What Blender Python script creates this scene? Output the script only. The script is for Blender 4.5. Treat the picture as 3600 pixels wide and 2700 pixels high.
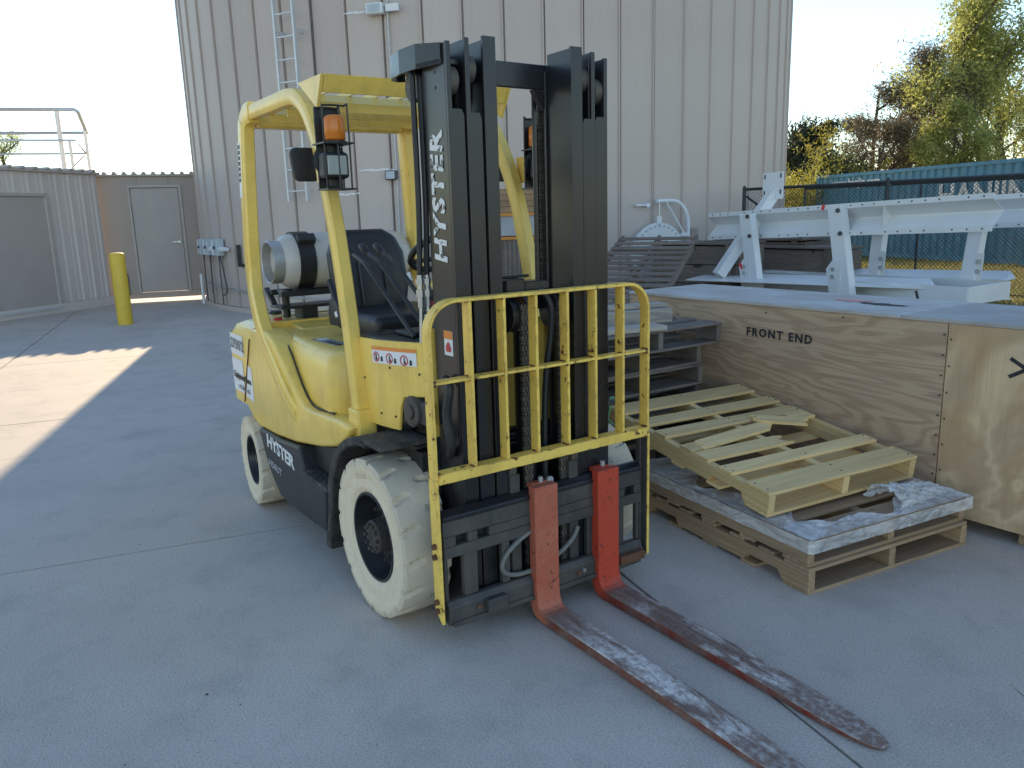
import bpy, bmesh, math, random
import numpy as np
from mathutils import Vector, Matrix

for _o in list(bpy.data.objects):
    bpy.data.objects.remove(_o)
SC = bpy.context.scene
COL = SC.collection
PI = math.pi
R = math.radians
rnd = random.Random(7)

# ------------------------------------------------------------------ camera
CAM = Vector((2.77610919, -1.74851609, 1.56272155))
CF = Vector((-0.81079276, 0.54727201, -0.20762575))
CR = Vector((0.56421019, 0.8251456, -0.02831268))
CU = Vector((-0.15582673, 0.14010028, 0.97779852))
FPX = 2771.8731
_cd = bpy.data.cameras.new('camera')
_cam = bpy.data.objects.new('camera', _cd)
COL.objects.link(_cam)
_m = Matrix.Identity(4)
for i in range(3):
    _m[i][0], _m[i][1], _m[i][2], _m[i][3] = CR[i], CU[i], -CF[i], CAM[i]
_cam.matrix_world = _m
_cd.sensor_fit = 'HORIZONTAL'
_cd.sensor_width = 36.0
_cd.lens = FPX / 3600.0 * 36.0
_cd.clip_start = 0.05
_cd.clip_end = 2000
SC.camera = _cam

def at(px, py, depth):
    """point on the ray of a photo pixel (3600 x 2700) at a depth along the view axis"""
    return CAM + (CF + CR * ((px - 1800) / FPX) + CU * ((1350 - py) / FPX)) * depth
def at_z(px, py, z):
    d = CF + CR * ((px - 1800) / FPX) + CU * ((1350 - py) / FPX)
    return CAM + d * ((z - CAM.z) / d.z)

# ------------------------------------------------------------------ sky, sun
SUN_AZ = math.atan2(0.334, -0.943)
SUN_EL = R(20.5)
W = bpy.data.worlds.new('World')
SC.world = W
W.use_nodes = True
_nt = W.node_tree
_bg = _nt.nodes['Background']
_sky = _nt.nodes.new('ShaderNodeTexSky')
_sky.sky_type = 'NISHITA'
_sky.sun_disc = False
_sky.sun_elevation = SUN_EL
_sky.sun_rotation = PI / 2 - SUN_AZ
_sky.altitude = 350
_sky.air_density = 1.15
_sky.dust_density = 0.0
_sky.ozone_density = 1.8
_nt.links.new(_sky.outputs[0], _bg.inputs[0])
_bg.inputs[1].default_value = 0.15
_ld = bpy.data.lights.new('sun', 'SUN')
_ld.energy = 4.4
_ld.angle = R(0.53)
_ld.color = (1.0, 0.80, 0.52)
_sun = bpy.data.objects.new('sun', _ld)
COL.objects.link(_sun)
_sd = Vector((math.cos(SUN_EL) * math.cos(SUN_AZ), math.cos(SUN_EL) * math.sin(SUN_AZ), math.sin(SUN_EL)))
_sun.rotation_euler = _sd.to_track_quat('Z', 'Y').to_euler()
_sun.location = (-20, 5, 20)
SC.view_settings.view_transform = 'Standard'
SC.view_settings.look = 'None'
SC.view_settings.exposure = 0.88
SC.view_settings.gamma = 1.0
SC.view_settings.use_curve_mapping = False

# ------------------------------------------------------------------ node helpers
def _n(nt, kind, **kw):
    n = nt.nodes.new('ShaderNode' + kind)
    for k, v in kw.items():
        setattr(n, k, v)
    return n
def _set(n, key, v):
    n.inputs[key].default_value = v
def c4(c):
    return (c[0], c[1], c[2], 1.0)

class NT:
    """small node-graph writer"""
    def __init__(s, name):
        s.m = bpy.data.materials.new(name)
        s.m.use_nodes = True
        s.t = s.m.node_tree
        s.b = s.t.nodes['Principled BSDF']
        s.out = s.t.nodes['Material Output']
        s.tc = _n(s.t, 'TexCoord')
    def link(s, a, b):
        s.t.links.new(a, b)
    def coord(s, scale=(1, 1, 1), kind='Object', rnd_off=False, rot=(0, 0, 0)):
        mp = _n(s.t, 'Mapping')
        _set(mp, 'Scale', scale)
        _set(mp, 'Rotation', rot)
        s.link(s.tc.outputs[kind], mp.inputs[0])
        if rnd_off:
            oi = _n(s.t, 'ObjectInfo')
            mu = _n(s.t, 'Math', operation='MULTIPLY')
            mu.inputs[1].default_value = 37.0
            s.link(oi.outputs['Random'], mu.inputs[0])
            cb = _n(s.t, 'CombineXYZ')
            for i in range(3):
                s.link(mu.outputs[0], cb.inputs[i])
            s.link(cb.outputs[0], mp.inputs['Location'])
        return mp.outputs[0]
    def noise(s, vec, scale=5, detail=4, rough=0.55, dist=0.0):
        n = _n(s.t, 'TexNoise')
        _set(n, 'Scale', scale); _set(n, 'Detail', detail); _set(n, 'Roughness', rough); _set(n, 'Distortion', dist)
        s.link(vec, n.inputs['Vector'])
        return n.outputs[0]
    def ramp(s, v, lo, hi, a=0.0, b=1.0):
        n = _n(s.t, 'MapRange')
        n.clamp = True
        _set(n, 'From Min', lo); _set(n, 'From Max', hi); _set(n, 'To Min', a); _set(n, 'To Max', b)
        s.link(v, n.inputs[0])
        return n.outputs[0]
    def mix(s, fac, a, b):
        n = _n(s.t, 'MixRGB')
        for i, v in ((0, fac), (1, a), (2, b)):
            if isinstance(v, (int, float)):
                n.inputs[i].default_value = v
            elif isinstance(v, (tuple, list)):
                n.inputs[i].default_value = c4(v)
            else:
                s.link(v, n.inputs[i])
        return n.outputs[0]
    def math(s, op, a, b=0.0):
        n = _n(s.t, 'Math', operation=op)
        for i, v in ((0, a), (1, b)):
            if isinstance(v, (int, float)):
                n.inputs[i].default_value = v
            else:
                s.link(v, n.inputs[i])
        return n.outputs[0]
    def sep(s, vec):
        n = _n(s.t, 'SeparateXYZ')
        s.link(vec, n.inputs[0])
        return n.outputs
    def edge(s, radius):
        """1 near sharp edges (wear mask)"""
        bv = _n(s.t, 'Bevel', samples=4)
        _set(bv, 'Radius', radius)
        g = _n(s.t, 'NewGeometry')
        d = _n(s.t, 'VectorMath', operation='DOT_PRODUCT')
        s.link(bv.outputs[0], d.inputs[0]); s.link(g.outputs['Normal'], d.inputs[1])
        return s.ramp(d.outputs['Value'], 0.995, 0.90)
    def bump(s, h, strength=0.2, dist=0.01):
        n = _n(s.t, 'Bump')
        _set(n, 'Strength', strength); _set(n, 'Distance', dist)
        s.link(h, n.inputs['Height'])
        s.link(n.outputs[0], s.b.inputs['Normal'])
    def col(s, c):
        if isinstance(c, tuple):
            s.b.inputs['Base Color'].default_value = c4(c)
        else:
            s.link(c, s.b.inputs['Base Color'])
    def rough(s, r):
        if isinstance(r, (int, float)):
            s.b.inputs['Roughness'].default_value = r
        else:
            s.link(r, s.b.inputs['Roughness'])
    def metal(s, v):
        s.b.inputs['Metallic'].default_value = v

M = {}
def simple(name, colr, rough=0.5, metal=0.0, var=0.25, scale=6.0, dirt=None, dirt_amt=0.0, bump=0.0, bscale=80):
    g = NT(name)
    v = g.coord()
    n1 = g.noise(v, scale, 6, 0.6)
    dark = tuple(x * (1 - var) for x in colr)
    c = g.mix(g.ramp(n1, 0.3, 0.7), colr, dark)
    if dirt:
        n2 = g.noise(v, scale * 0.45, 8, 0.7)
        c = g.mix(g.math('MULTIPLY', g.ramp(n2, 0.42, 0.68), dirt_amt), c, dirt)
    g.col(c)
    g.rough(g.ramp(n1, 0.2, 0.8, max(0.02, rough - 0.1), min(1, rough + 0.12)))
    g.metal(metal)
    if bump:
        g.bump(g.noise(v, bscale, 3, 0.6), bump, 0.004)
    M[name] = g.m
    return g.m

def painted(name, colr, wear, wear_amt=1.0, edge_r=0.004, rough=0.38, rust_scale=14, chip=0.68, dirt=(0.16, 0.13, 0.09), dirt_amt=0.35, fade=None):
    """paint with rusty chipped edges, spots and grime"""
    g = NT(name)
    v = g.coord()
    nbig = g.noise(v, 1.7, 5, 0.55)
    nmid = g.noise(v, rust_scale, 7, 0.68)
    nfine = g.noise(v, 70, 3, 0.6)
    streak = g.noise(g.coord((1, 1, 0.10)), 9, 6, 0.7)
    f = fade or tuple(min(1.0, x * 1.06 + 0.015) for x in colr)
    c = g.mix(g.ramp(nbig, 0.3, 0.7), colr, f)
    c = g.mix(g.math('MULTIPLY', g.ramp(g.noise(v, 4.3, 8, 0.72), 0.48, 0.75), dirt_amt), c, dirt)
    c = g.mix(g.math('MULTIPLY', g.ramp(streak, 0.50, 0.72), dirt_amt * 0.8), c, dirt)
    e = g.edge(edge_r)
    em = g.math('MULTIPLY', e, g.ramp(nmid, 0.46, 0.6))
    sp = g.ramp(nmid, chip, chip + 0.025)
    msk = g.math('MULTIPLY', g.math('MAXIMUM', em, sp), wear_amt)
    rustc = g.mix(g.ramp(nfine, 0.35, 0.65), wear, tuple(x * 0.45 for x in wear))
    c = g.mix(msk, c, rustc)
    g.col(c)
    g.rough(g.math('ADD', g.ramp(nbig, 0.2, 0.8, rough - 0.06, rough + 0.12), g.math('MULTIPLY', msk, 0.4)))
    g.bump(g.noise(v, 120, 2, 0.5), 0.05, 0.003)
    M[name] = g.m
    return g.m

def wood(name, light, dark, grain_freq=9.0, stretch=0.06, contrast=0.6, rough=0.75, grey=None, grey_amt=0.0, axis='X', knots=True, rnd_off=True, lines=34.0, thin=0.15):
    g = NT(name)
    sc = {'X': (stretch, 1, 1), 'Y': (1, stretch, 1), 'Z': (1, 1, stretch)}[axis]
    v = g.coord(sc, rnd_off=rnd_off)
    n = g.noise(v, grain_freq, 4, 0.5, 0.6)
    fib = g.noise(g.coord(tuple((0.02 if q < 1 else 1) for q in sc), rnd_off=rnd_off), 160, 3, 0.6)
    w = g.math('ABSOLUTE', g.math('SINE', g.math('MULTIPLY', n, lines)))
    c = g.mix(g.math('MULTIPLY', g.ramp(w, thin, 1.0), contrast), light, dark)
    c = g.mix(g.math('MULTIPLY', g.ramp(fib, 0.35, 0.75), 0.35), c, tuple(x * 0.6 for x in dark))
    big = g.noise(g.coord(rnd_off=rnd_off), 3.2, 6, 0.65)
    if grey:
        c = g.mix(g.math('MULTIPLY', g.ramp(big, 0.3, 0.62), grey_amt), c, grey)
    oi = _n(g.t, 'ObjectInfo')
    hs = _n(g.t, 'HueSaturation')
    g.link(g.ramp(oi.outputs['Random'], 0, 1, 0.82, 1.12), hs.inputs['Value'])
    g.link(c, hs.inputs['Color'])
    if knots:
        kn = g.ramp(g.noise(g.coord((0.5, 1, 1), rnd_off=rnd_off), 6.0, 1, 0.3), 0.74, 0.79)
        g.col(g.mix(kn, hs.outputs[0], tuple(x * 0.35 for x in dark)))
    else:
        g.col(hs.outputs[0])
    g.rough(rough)
    g.bump(g.math('ADD', fib, g.math('MULTIPLY', w, 0.4)), 0.25, 0.002)
    M[name] = g.m
    return g.m

# ------------------------------------------------------------------ mesh helpers
class MB:
    def __init__(s):
        s.v = []; s.f = []; s.mi = []; s.cur = 0
    def add(s, vs, fs):
        o = len(s.v)
        s.v += [tuple(p) for p in vs]
        s.f += [tuple(i + o for i in f) for f in fs]
        s.mi += [s.cur] * len(fs)
        return s
    def box(s, c, d, rot=None):
        x, y, z = (q / 2 for q in d)
        vs = [Vector((sx * x, sy * y, sz * z)) for sz in (-1, 1) for sy in (-1, 1) for sx in (-1, 1)]
        if rot is not None:
            vs = [rot @ p for p in vs]
        c = Vector(c)
        return s.add([p + c for p in vs], [(0, 2, 3, 1), (4, 5, 7, 6), (0, 1, 5, 4), (2, 6, 7, 3), (0, 4, 6, 2), (1, 3, 7, 5)])
    def bb(s, x0, x1, y0, y1, z0, z1):
        return s.box(((x0 + x1) / 2, (y0 + y1) / 2, (z0 + z1) / 2), (abs(x1 - x0), abs(y1 - y0), abs(z1 - z0)))
    def bar(s, p0, p1, w, h, up=(0, 0, 1)):
        """box beam from p0 to p1, w across, h along up"""
        p0 = Vector(p0); p1 = Vector(p1)
        d = (p1 - p0); L = d.length; d.normalize()
        up = Vector(up)
        sd = d.cross(up)
        if sd.length < 1e-5:
            sd = d.cross(Vector((1, 0, 0)))
        sd.normalize(); u = sd.cross(d)
        m = Matrix((d, sd, u)).transposed()
        return s.box((p0 + p1) / 2, (L, w, h), m)
    def prism(s, poly, a, b, axis='y'):
        """extrude 2D polygon; axis y: poly is (x,z); axis z: (x,y); axis x: (y,z)"""
        def P(q, t):
            return {'y': (q[0], t, q[1]), 'z': (q[0], q[1], t), 'x': (t, q[0], q[1])}[axis]
        n = len(poly)
        vs = [P(q, a) for q in poly] + [P(q, b) for q in poly]
        fs = [tuple(range(n))[::-1], tuple(range(n, 2 * n))]
        fs += [(i, (i + 1) % n, n + (i + 1) % n, n + i) for i in range(n)]
        return s.add(vs, fs)
    def ring_loft(s, rings, cap=True, close=True):
        n = len(rings[0]); o = []
        for r in rings:
            o += [tuple(p) for p in r]
        fs = []
        for k in range(len(rings) - 1):
            for i in range(n if close else n - 1):
                j = (i + 1) % n
                fs.append((k * n + i, k * n + j, (k + 1) * n + j, (k + 1) * n + i))
        if cap:
            fs.append(tuple(range(n))[::-1])
            fs.append(tuple(range((len(rings) - 1) * n, len(rings) * n)))
        return s.add(o, fs)
    def tube(s, path, r, seg=8, cap=True):
        path = [Vector(p) for p in path]
        rs = r if isinstance(r, (list, tuple)) else [r] * len(path)
        rings = []; u = None
        for i, p in enumerate(path):
            a = path[max(0, i - 1)]; b = path[min(len(path) - 1, i + 1)]
            d = (b - a).normalized()
            if u is None:
                u = Vector((0, 0, 1)) if abs(d.z) < 0.9 else Vector((1, 0, 0))
            u = (u - d * u.dot(d))
            if u.length < 1e-5:
                u = Vector((0, 1, 0))
            u.normalize(); w = d.cross(u)
            rings.append([p + u * (rs[i] * math.cos(t)) + w * (rs[i] * math.sin(t)) for t in [2 * PI * k / seg for k in range(seg)]])
        return s.ring_loft(rings, cap)
    def cyl(s, p0, p1, r0, r1=None, seg=16):
        return s.tube([p0, p1], [r0, r0 if r1 is None else r1], seg)
    def lathe(s, prof, c, axis='y', seg=48, close=False):
        """prof: list of (along, radius)"""
        c = Vector(c); rings = []
        for a, r in prof:
            ring = []
            for k in range(seg):
                t = 2 * PI * k / seg
                if axis == 'y':
                    q = Vector((r * math.cos(t), a, r * math.sin(t)))
                elif axis == 'z':
                    q = Vector((r * math.cos(t), r * math.sin(t), a))
                else:
                    q = Vector((a, r * math.cos(t), r * math.sin(t)))
                ring.append(c + q)
            rings.append(ring)
        return s.ring_loft(rings, cap=not close)
    def sweep(s, path, prof, side=(0, 1, 0)):
        """prof: (a,b) pairs, a along side, b along side x tangent"""
        path = [Vector(p) for p in path]; sd = Vector(side).normalized(); rings = []
        for i, p in enumerate(path):
            a = path[max(0, i - 1)]; b = path[min(len(path) - 1, i + 1)]
            d = (b - a).normalized()
            s2 = (sd - d * sd.dot(d)).normalized()
            u = d.cross(s2)
            rings.append([p + s2 * q[0] + u * q[1] for q in prof])
        return s.ring_loft(rings)
    def mirror_y(s):
        o = MB(); o.v = [(x, -y, z) for x, y, z in s.v]; o.f = [f[::-1] for f in s.f]; o.mi = list(s.mi)
        return o
    def mesh(s, name, smooth=False, bevel=0.0, bseg=1):
        me = bpy.data.meshes.new(name)
        me.from_pydata(s.v, [], s.f)
        if any(s.mi):
            me.polygons.foreach_set('material_index', s.mi)
        bm = bmesh.new(); bm.from_mesh(me)
        bmesh.ops.recalc_face_normals(bm, faces=bm.faces)
        if bevel:
            es = [e for e in bm.edges if len(e.link_faces) == 2 and e.calc_face_angle(0) > 0.5]
            bmesh.ops.bevel(bm, geom=es, offset=bevel, segments=bseg, profile=0.5, affect='EDGES', clamp_overlap=True)
        for f in bm.faces:
            f.smooth = smooth
        if smooth:
            for e in bm.edges:
                if len(e.link_faces) == 2 and e.calc_face_angle(0) > 0.7:
                    e.smooth = False
        bm.to_mesh(me); bm.free()
        return me
    def build(s, name, mat, parent=None, smooth=False, bevel=0.0, bseg=1):
        return link(name, s.mesh(name, smooth, bevel, bseg), mat, parent)

def link(name, me, mat, parent=None):
    o = bpy.data.objects.new(name, me)
    if mat is not None and len(me.materials) == 0:
        for mm in (mat if isinstance(mat, (list, tuple)) else [mat]):
            me.materials.append(M[mm] if isinstance(mm, str) else mm)
    COL.objects.link(o)
    if parent is not None:
        o.parent = parent
    return o
def tag(o, label, cat, group=None, kind=None):
    if label: o['label'] = label
    if cat: o['category'] = cat
    if group: o['group'] = group
    if kind: o['kind'] = kind
    return o
def thing(name, label, cat, loc=(0, 0, 0), rotz=0.0, group=None, mat3=None):
    o = bpy.data.objects.new(name, None)
    o.empty_display_size = 0.1
    COL.objects.link(o)
    if mat3 is not None:
        o.matrix_world = mat3
    else:
        o.location = loc; o.rotation_euler = (0, 0, rotz)
    return tag(o, label, cat, group)
def struct(o):
    o['kind'] = 'structure'
    return o
def copy_tree(o, parent=None):
    c = o.copy(); COL.objects.link(c)
    if parent is not None: c.parent = parent
    for ch in list(o.children):
        copy_tree(ch, c)
    return c
def smooth_path(pts, n=6):
    """Catmull-Rom through points"""
    P = [Vector(p) for p in pts]; out = []
    for i in range(len(P) - 1):
        p0 = P[max(0, i - 1)]; p1 = P[i]; p2 = P[i + 1]; p3 = P[min(len(P) - 1, i + 2)]
        for k in range(n):
            t = k / n
            out.append(0.5 * ((2 * p1) + (p2 - p0) * t + (2 * p0 - 5 * p1 + 4 * p2 - p3) * t * t + (3 * p1 - p0 - 3 * p2 + p3) * t ** 3))
    out.append(P[-1])
    return out
def text_mesh(txt, size, name='lettering', depth=0.001, bold=0.0, shear=0.0, spacing=1.0):
    cu = bpy.data.curves.new(name, 'FONT')
    cu.body = txt; cu.size = size; cu.extrude = depth; cu.offset = bold; cu.shear = shear; cu.space_character = spacing
    cu.align_x = 'CENTER'; cu.align_y = 'CENTER'; cu.resolution_u = 2
    o = bpy.data.objects.new(name, cu)
    COL.objects.link(o)
    dg = bpy.context.evaluated_depsgraph_get()
    me = bpy.data.meshes.new_from_object(o.evaluated_get(dg))
    bpy.data.objects.remove(o); bpy.data.curves.remove(cu)
    me.materials.clear()
    return me
def place_text(txt, size, mat, parent, origin, xdir, ydir, name='lettering', xs=1.0, **kw):
    me = text_mesh(txt, size, name, **kw)
    me.transform(Matrix.Diagonal((xs, 1, 1, 1)))
    x = Vector(xdir).normalized(); y = Vector(ydir); y = (y - x * y.dot(x)).normalized(); z = x.cross(y)
    m = Matrix((x, y, z)).transposed().to_4x4(); m.translation = Vector(origin)
    me.transform(m)
    return link(name, me, mat, parent)

# ------------------------------------------------------------------ materials
def mat_concrete():
    g = NT('concrete')
    v = g.coord()
    n1 = g.noise(v, 0.55, 6, 0.62)
    n2 = g.noise(v, 3.1, 8, 0.7)
    n3 = g.noise(v, 135, 4, 0.8)
    n4 = g.noise(v, 260, 2, 0.6)
    c = g.mix(g.ramp(n1, 0.32, 0.68), (0.545, 0.465, 0.395), (0.655, 0.56, 0.48))
    c = g.mix(g.math('MULTIPLY', g.ramp(n2, 0.5, 0.72), 0.55), c, (0.34, 0.305, 0.27))
    c = g.mix(g.math('MULTIPLY', g.ramp(g.noise(g.coord((1, 1.7, 1)), 1.1, 7, 0.72, 0.8), 0.60, 0.72), 0.45), c, (0.66, 0.60, 0.54))
    c = g.mix(g.math('MULTIPLY', g.ramp(n3, 0.48, 0.68), 0.75), c, (0.26, 0.225, 0.195))
    c = g.mix(g.math('MULTIPLY', g.ramp(n3, 0.48, 0.32), 0.6), c, (0.72, 0.66, 0.59))
    c = g.mix(g.ramp(g.noise(v, 75, 1, 0.4), 0.775, 0.79), c, (0.16, 0.15, 0.14))
    c = g.mix(g.math('MULTIPLY', g.ramp(g.noise(v, 0.9, 3, 0.5), 0.66, 0.74), 0.25), c, (0.30, 0.285, 0.265))
    st = g.ramp(g.noise(g.coord((0.5, 1, 1)), 0.42, 9, 0.66, 0.6), 0.57, 0.66)
    c = g.mix(g.math('MULTIPLY', st, 0.22), c, (0.24, 0.215, 0.19))
    scuff = g.math('MULTIPLY', g.ramp(g.noise(g.coord((0.35, 2.2, 1), rot=(0, 0, R(35))), 1.6, 8, 0.75), 0.62, 0.68), g.ramp(n3, 0.4, 0.6))
    c = g.mix(g.math('MULTIPLY', scuff, 0.45), c, (0.74, 0.70, 0.64))
    g.col(c); g.rough(0.82)
    broom = g.noise(g.coord((1, 9, 1), rot=(0, 0, R(12.5))), 26, 3, 0.6)
    g.bump(g.math('ADD', g.math('ADD', n3, g.math('MULTIPLY', n4, 0.6)), g.math('MULTIPLY', broom, 0.6)), 0.45, 0.004)
    M['concrete'] = g.m
mat_concrete()
simple('joint_filler', (0.045, 0.042, 0.04), 0.95)
def mat_ground():
    g = NT('ground_soil')
    v = g.coord()
    n = g.noise(v, 0.35, 8, 0.7); n2 = g.noise(v, 9, 6, 0.7)
    c = g.mix(g.ramp(n, 0.35, 0.65), (0.20, 0.19, 0.06), (0.30, 0.245, 0.125))
    c = g.mix(g.math('MULTIPLY', g.ramp(n2, 0.45, 0.7), 0.5), c, (0.10, 0.11, 0.03))
    g.col(c); g.rough(0.95); g.bump(n2, 0.6, 0.05)
    M['ground_soil'] = g.m
mat_ground()
def mat_gravel():
    g = NT('gravel')
    v = g.coord()
    vo = _n(g.t, 'TexVoronoi'); _set(vo, 'Scale', 34.0); g.link(v, vo.inputs['Vector'])
    n = g.noise(v, 2.0, 6, 0.6)
    c = g.mix(g.ramp(vo.outputs['Color'], 0.1, 0.9), (0.13, 0.125, 0.115), (0.27, 0.26, 0.24))
    c = g.mix(g.math('MULTIPLY', g.ramp(n, 0.4, 0.7), 0.5), c, (0.12, 0.11, 0.09))
    g.col(c); g.rough(0.95); g.bump(vo.outputs['Distance'], 0.8, 0.03)
    M['gravel'] = g.m
mat_gravel()
def mat_cladding(name, a, b, streak):
    g = NT(name)
    v = g.coord()
    n = g.noise(g.coord((1, 1, 0.12)), 2.2, 6, 0.65)
    n2 = g.noise(v, 0.5, 4, 0.6)
    c = g.mix(g.ramp(n2, 0.3, 0.7), a, b)
    c = g.mix(g.math('MULTIPLY', g.ramp(n, 0.48, 0.75), 0.35), c, streak)
    oi = _n(g.t, 'ObjectInfo'); hs = _n(g.t, 'HueSaturation')
    g.link(g.ramp(oi.outputs['Random'], 0, 1, 0.95, 1.05), hs.inputs['Value']); g.link(c, hs.inputs['Color'])
    g.col(hs.outputs[0]); g.rough(0.55)
    g.bump(g.noise(g.coord((1, 1, 0.02)), 60, 3, 0.6), 0.12, 0.004)
    M[name] = g.m
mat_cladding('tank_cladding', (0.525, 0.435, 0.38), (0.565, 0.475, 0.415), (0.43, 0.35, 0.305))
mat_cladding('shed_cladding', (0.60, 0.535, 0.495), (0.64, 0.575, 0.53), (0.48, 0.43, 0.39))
mat_cladding('door_wall_shaded_cladding', (0.37, 0.30, 0.255), (0.40, 0.33, 0.28), (0.30, 0.245, 0.21))  # tank cladding tone darkened; the wall's shade is put into the colour
simple('door_paint', (0.45, 0.395, 0.36), 0.5, var=0.08, scale=2.0, dirt=(0.36, 0.315, 0.285), dirt_amt=0.35)
simple('trim', (0.47, 0.415, 0.375), 0.5, var=0.1)
simple('galvanised', (0.55, 0.56, 0.57), 0.42, 0.55, var=0.2, scale=9)
simple('aluminium', (0.72, 0.73, 0.74), 0.42, 0.45, var=0.12)
simple('dark_pipe', (0.10, 0.105, 0.11), 0.55, 0.3, var=0.3)
simple('fence_metal', (0.055, 0.057, 0.06), 0.5, 0.35, var=0.3)
simple('white_steel', (0.80, 0.80, 0.79), 0.42, var=0.06, scale=3, dirt=(0.55, 0.54, 0.50), dirt_amt=0.22)
simple('white_pipe', (0.80, 0.81, 0.82), 0.42, var=0.08)
simple('elec_box', (0.50, 0.56, 0.60), 0.45, var=0.15)
simple('black_steel', (0.022, 0.023, 0.025), 0.42, var=0.3, dirt=(0.10, 0.095, 0.085), dirt_amt=0.25)
simple('black_plastic', (0.016, 0.017, 0.02), 0.5, var=0.3, scale=9, dirt=(0.07, 0.066, 0.06), dirt_amt=0.3)
simple('print_white', (0.80, 0.80, 0.80), 0.4, var=0.05)
simple('print_black', (0.018, 0.018, 0.02), 0.5, var=0.1)
simple('print_grey', (0.24, 0.24, 0.25), 0.5, var=0.1)
simple('print_orange', (0.85, 0.27, 0.04), 0.45, var=0.1)
simple('print_red', (0.55, 0.05, 0.05), 0.45, var=0.1)
simple('red_marker', (0.85, 0.05, 0.06), 0.5, var=0.1)
simple('stencil_ink', (0.035, 0.034, 0.036), 0.8, var=0.3, scale=60)
painted('bollard_yellow', (0.72, 0.47, 0.035), (0.35, 0.26, 0.1), 0.6, 0.004, 0.45, 9, 0.72, dirt=(0.35, 0.24, 0.05))
simple('tan_sign', (0.55, 0.45, 0.36), 0.6)
simple('plaque_black', (0.02, 0.018, 0.018), 0.35)
wood('plywood', (0.62, 0.42, 0.265), (0.38, 0.225, 0.125), 2.2, 0.20, 0.62, 0.7, grey=(0.40, 0.33, 0.26), grey_amt=0.25, knots=False, rnd_off=False, lines=84.0, thin=0.55)
wood('plywood_pale', (0.76, 0.53, 0.30), (0.46, 0.265, 0.125), 1.3, 0.8, 0.85, 0.7, grey=(0.50, 0.40, 0.28), grey_amt=0.35, axis='Z', knots=False, rnd_off=False)
wood('plywood_top', (0.50, 0.42, 0.36), (0.34, 0.27, 0.215), 5.0, 0.10, 0.6, 0.8, grey=(0.56, 0.54, 0.52), grey_amt=0.8, knots=False, rnd_off=False)
wood('pine', (0.92, 0.67, 0.33), (0.68, 0.43, 0.17), 7, 0.05, 0.42)
wood('pine_worn', (0.55, 0.36, 0.195), (0.27, 0.15, 0.075), 7, 0.05, 0.55, grey=(0.30, 0.23, 0.17), grey_amt=0.5)
wood('grey_wood', (0.20, 0.155, 0.12), (0.075, 0.055, 0.042), 8, 0.05, 0.6, grey=(0.29, 0.255, 0.23), grey_amt=0.6)
wood('dark_wood', (0.25, 0.185, 0.14), (0.105, 0.072, 0.052), 6, 0.06, 0.6, grey=(0.20, 0.175, 0.155), grey_amt=0.5)
wood('pale_wood', (0.52, 0.44, 0.36), (0.20, 0.155, 0.115), 7, 0.05, 0.6, grey=(0.52, 0.48, 0.44), grey_amt=0.6, lines=48.0, thin=0.5)
wood('brown_lumber', (0.37, 0.235, 0.13), (0.21, 0.125, 0.065), 8, 0.05, 0.5)
simple('rack_orange', (0.62, 0.24, 0.03), 0.5, var=0.2)
simple('rack_grey', (0.36, 0.36, 0.38), 0.5, var=0.2, scale=3)
simple('rack_brown', (0.21, 0.165, 0.14), 0.7, var=0.3)
simple('container_blue', (0.065, 0.255, 0.40), 0.5, var=0.22, scale=2.5, dirt=(0.10, 0.20, 0.24), dirt_amt=0.5)
simple('bark', (0.13, 0.10, 0.075), 0.9, var=0.4)
def leafmat(name, a, b, trans=0.45):
    g = NT(name)
    n = g.noise(g.coord(), 0.6, 4, 0.6)
    gi = _n(g.t, 'NewGeometry')
    c = g.mix(g.ramp(gi.outputs['Random Per Island'], 0, 1), a, b)
    c = g.mix(g.math('MULTIPLY', g.ramp(n, 0.4, 0.7), 0.4), c, tuple(x * 0.6 for x in a))
    g.col(c); g.rough(0.6)
    tr = _n(g.t, 'BsdfTranslucent'); g.link(c, tr.inputs[0])
    ms = _n(g.t, 'MixShader'); ms.inputs[0].default_value = trans
    g.link(g.b.outputs[0], ms.inputs[1]); g.link(tr.outputs[0], ms.inputs[2]); g.link(ms.outputs[0], g.out.inputs[0])
    M[name] = g.m
leafmat('leaf_spring', (0.33, 0.36, 0.09), (0.52, 0.52, 0.18), 0.6)
leafmat('leaf_yellow', (0.30, 0.28, 0.04), (0.44, 0.38, 0.07))
leafmat('leaf_brown', (0.13, 0.10, 0.06), (0.22, 0.175, 0.09), 0.25)
leafmat('leaf_ever', (0.025, 0.04, 0.016), (0.055, 0.07, 0.025), 0.15)
leafmat('leaf_grass', (0.30, 0.29, 0.07), (0.46, 0.38, 0.14), 0.35)

# ------------------------------------------------------------------ ground
g_ = MB(); g_.add([(-500, -500, -0.04), (500, -500, -0.04), (500, 500, -0.04), (-500, 500, -0.04)], [(0, 1, 2, 3)])
struct(g_.build('ground', 'ground_soil'))
JA = R(-12.5)
JU = Vector((math.cos(JA), math.sin(JA), 0)); JV = Vector((-math.sin(JA), math.cos(JA), 0))
ULINES = [-0.98 + 3.33 * i for i in range(-8, 4)]
VLINES = [0.513 + 3.83 * j for j in range(-3, 2)]
def uv(u, v, z=0.0):
    p = JU * u + JV * v
    return (p.x, p.y, z)
b_ = MB()
b_.add([uv(ULINES[0] - .02, VLINES[0] - .02, -0.022), uv(ULINES[-1] + .02, VLINES[0] - .02, -0.022), uv(ULINES[-1] + .02, VLINES[-1] + .02, -0.022), uv(ULINES[0] - .02, VLINES[-1] + .02, -0.022)], [(0, 1, 2, 3)])
pave = struct(b_.build('concrete_pavement', 'joint_filler'))
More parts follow.
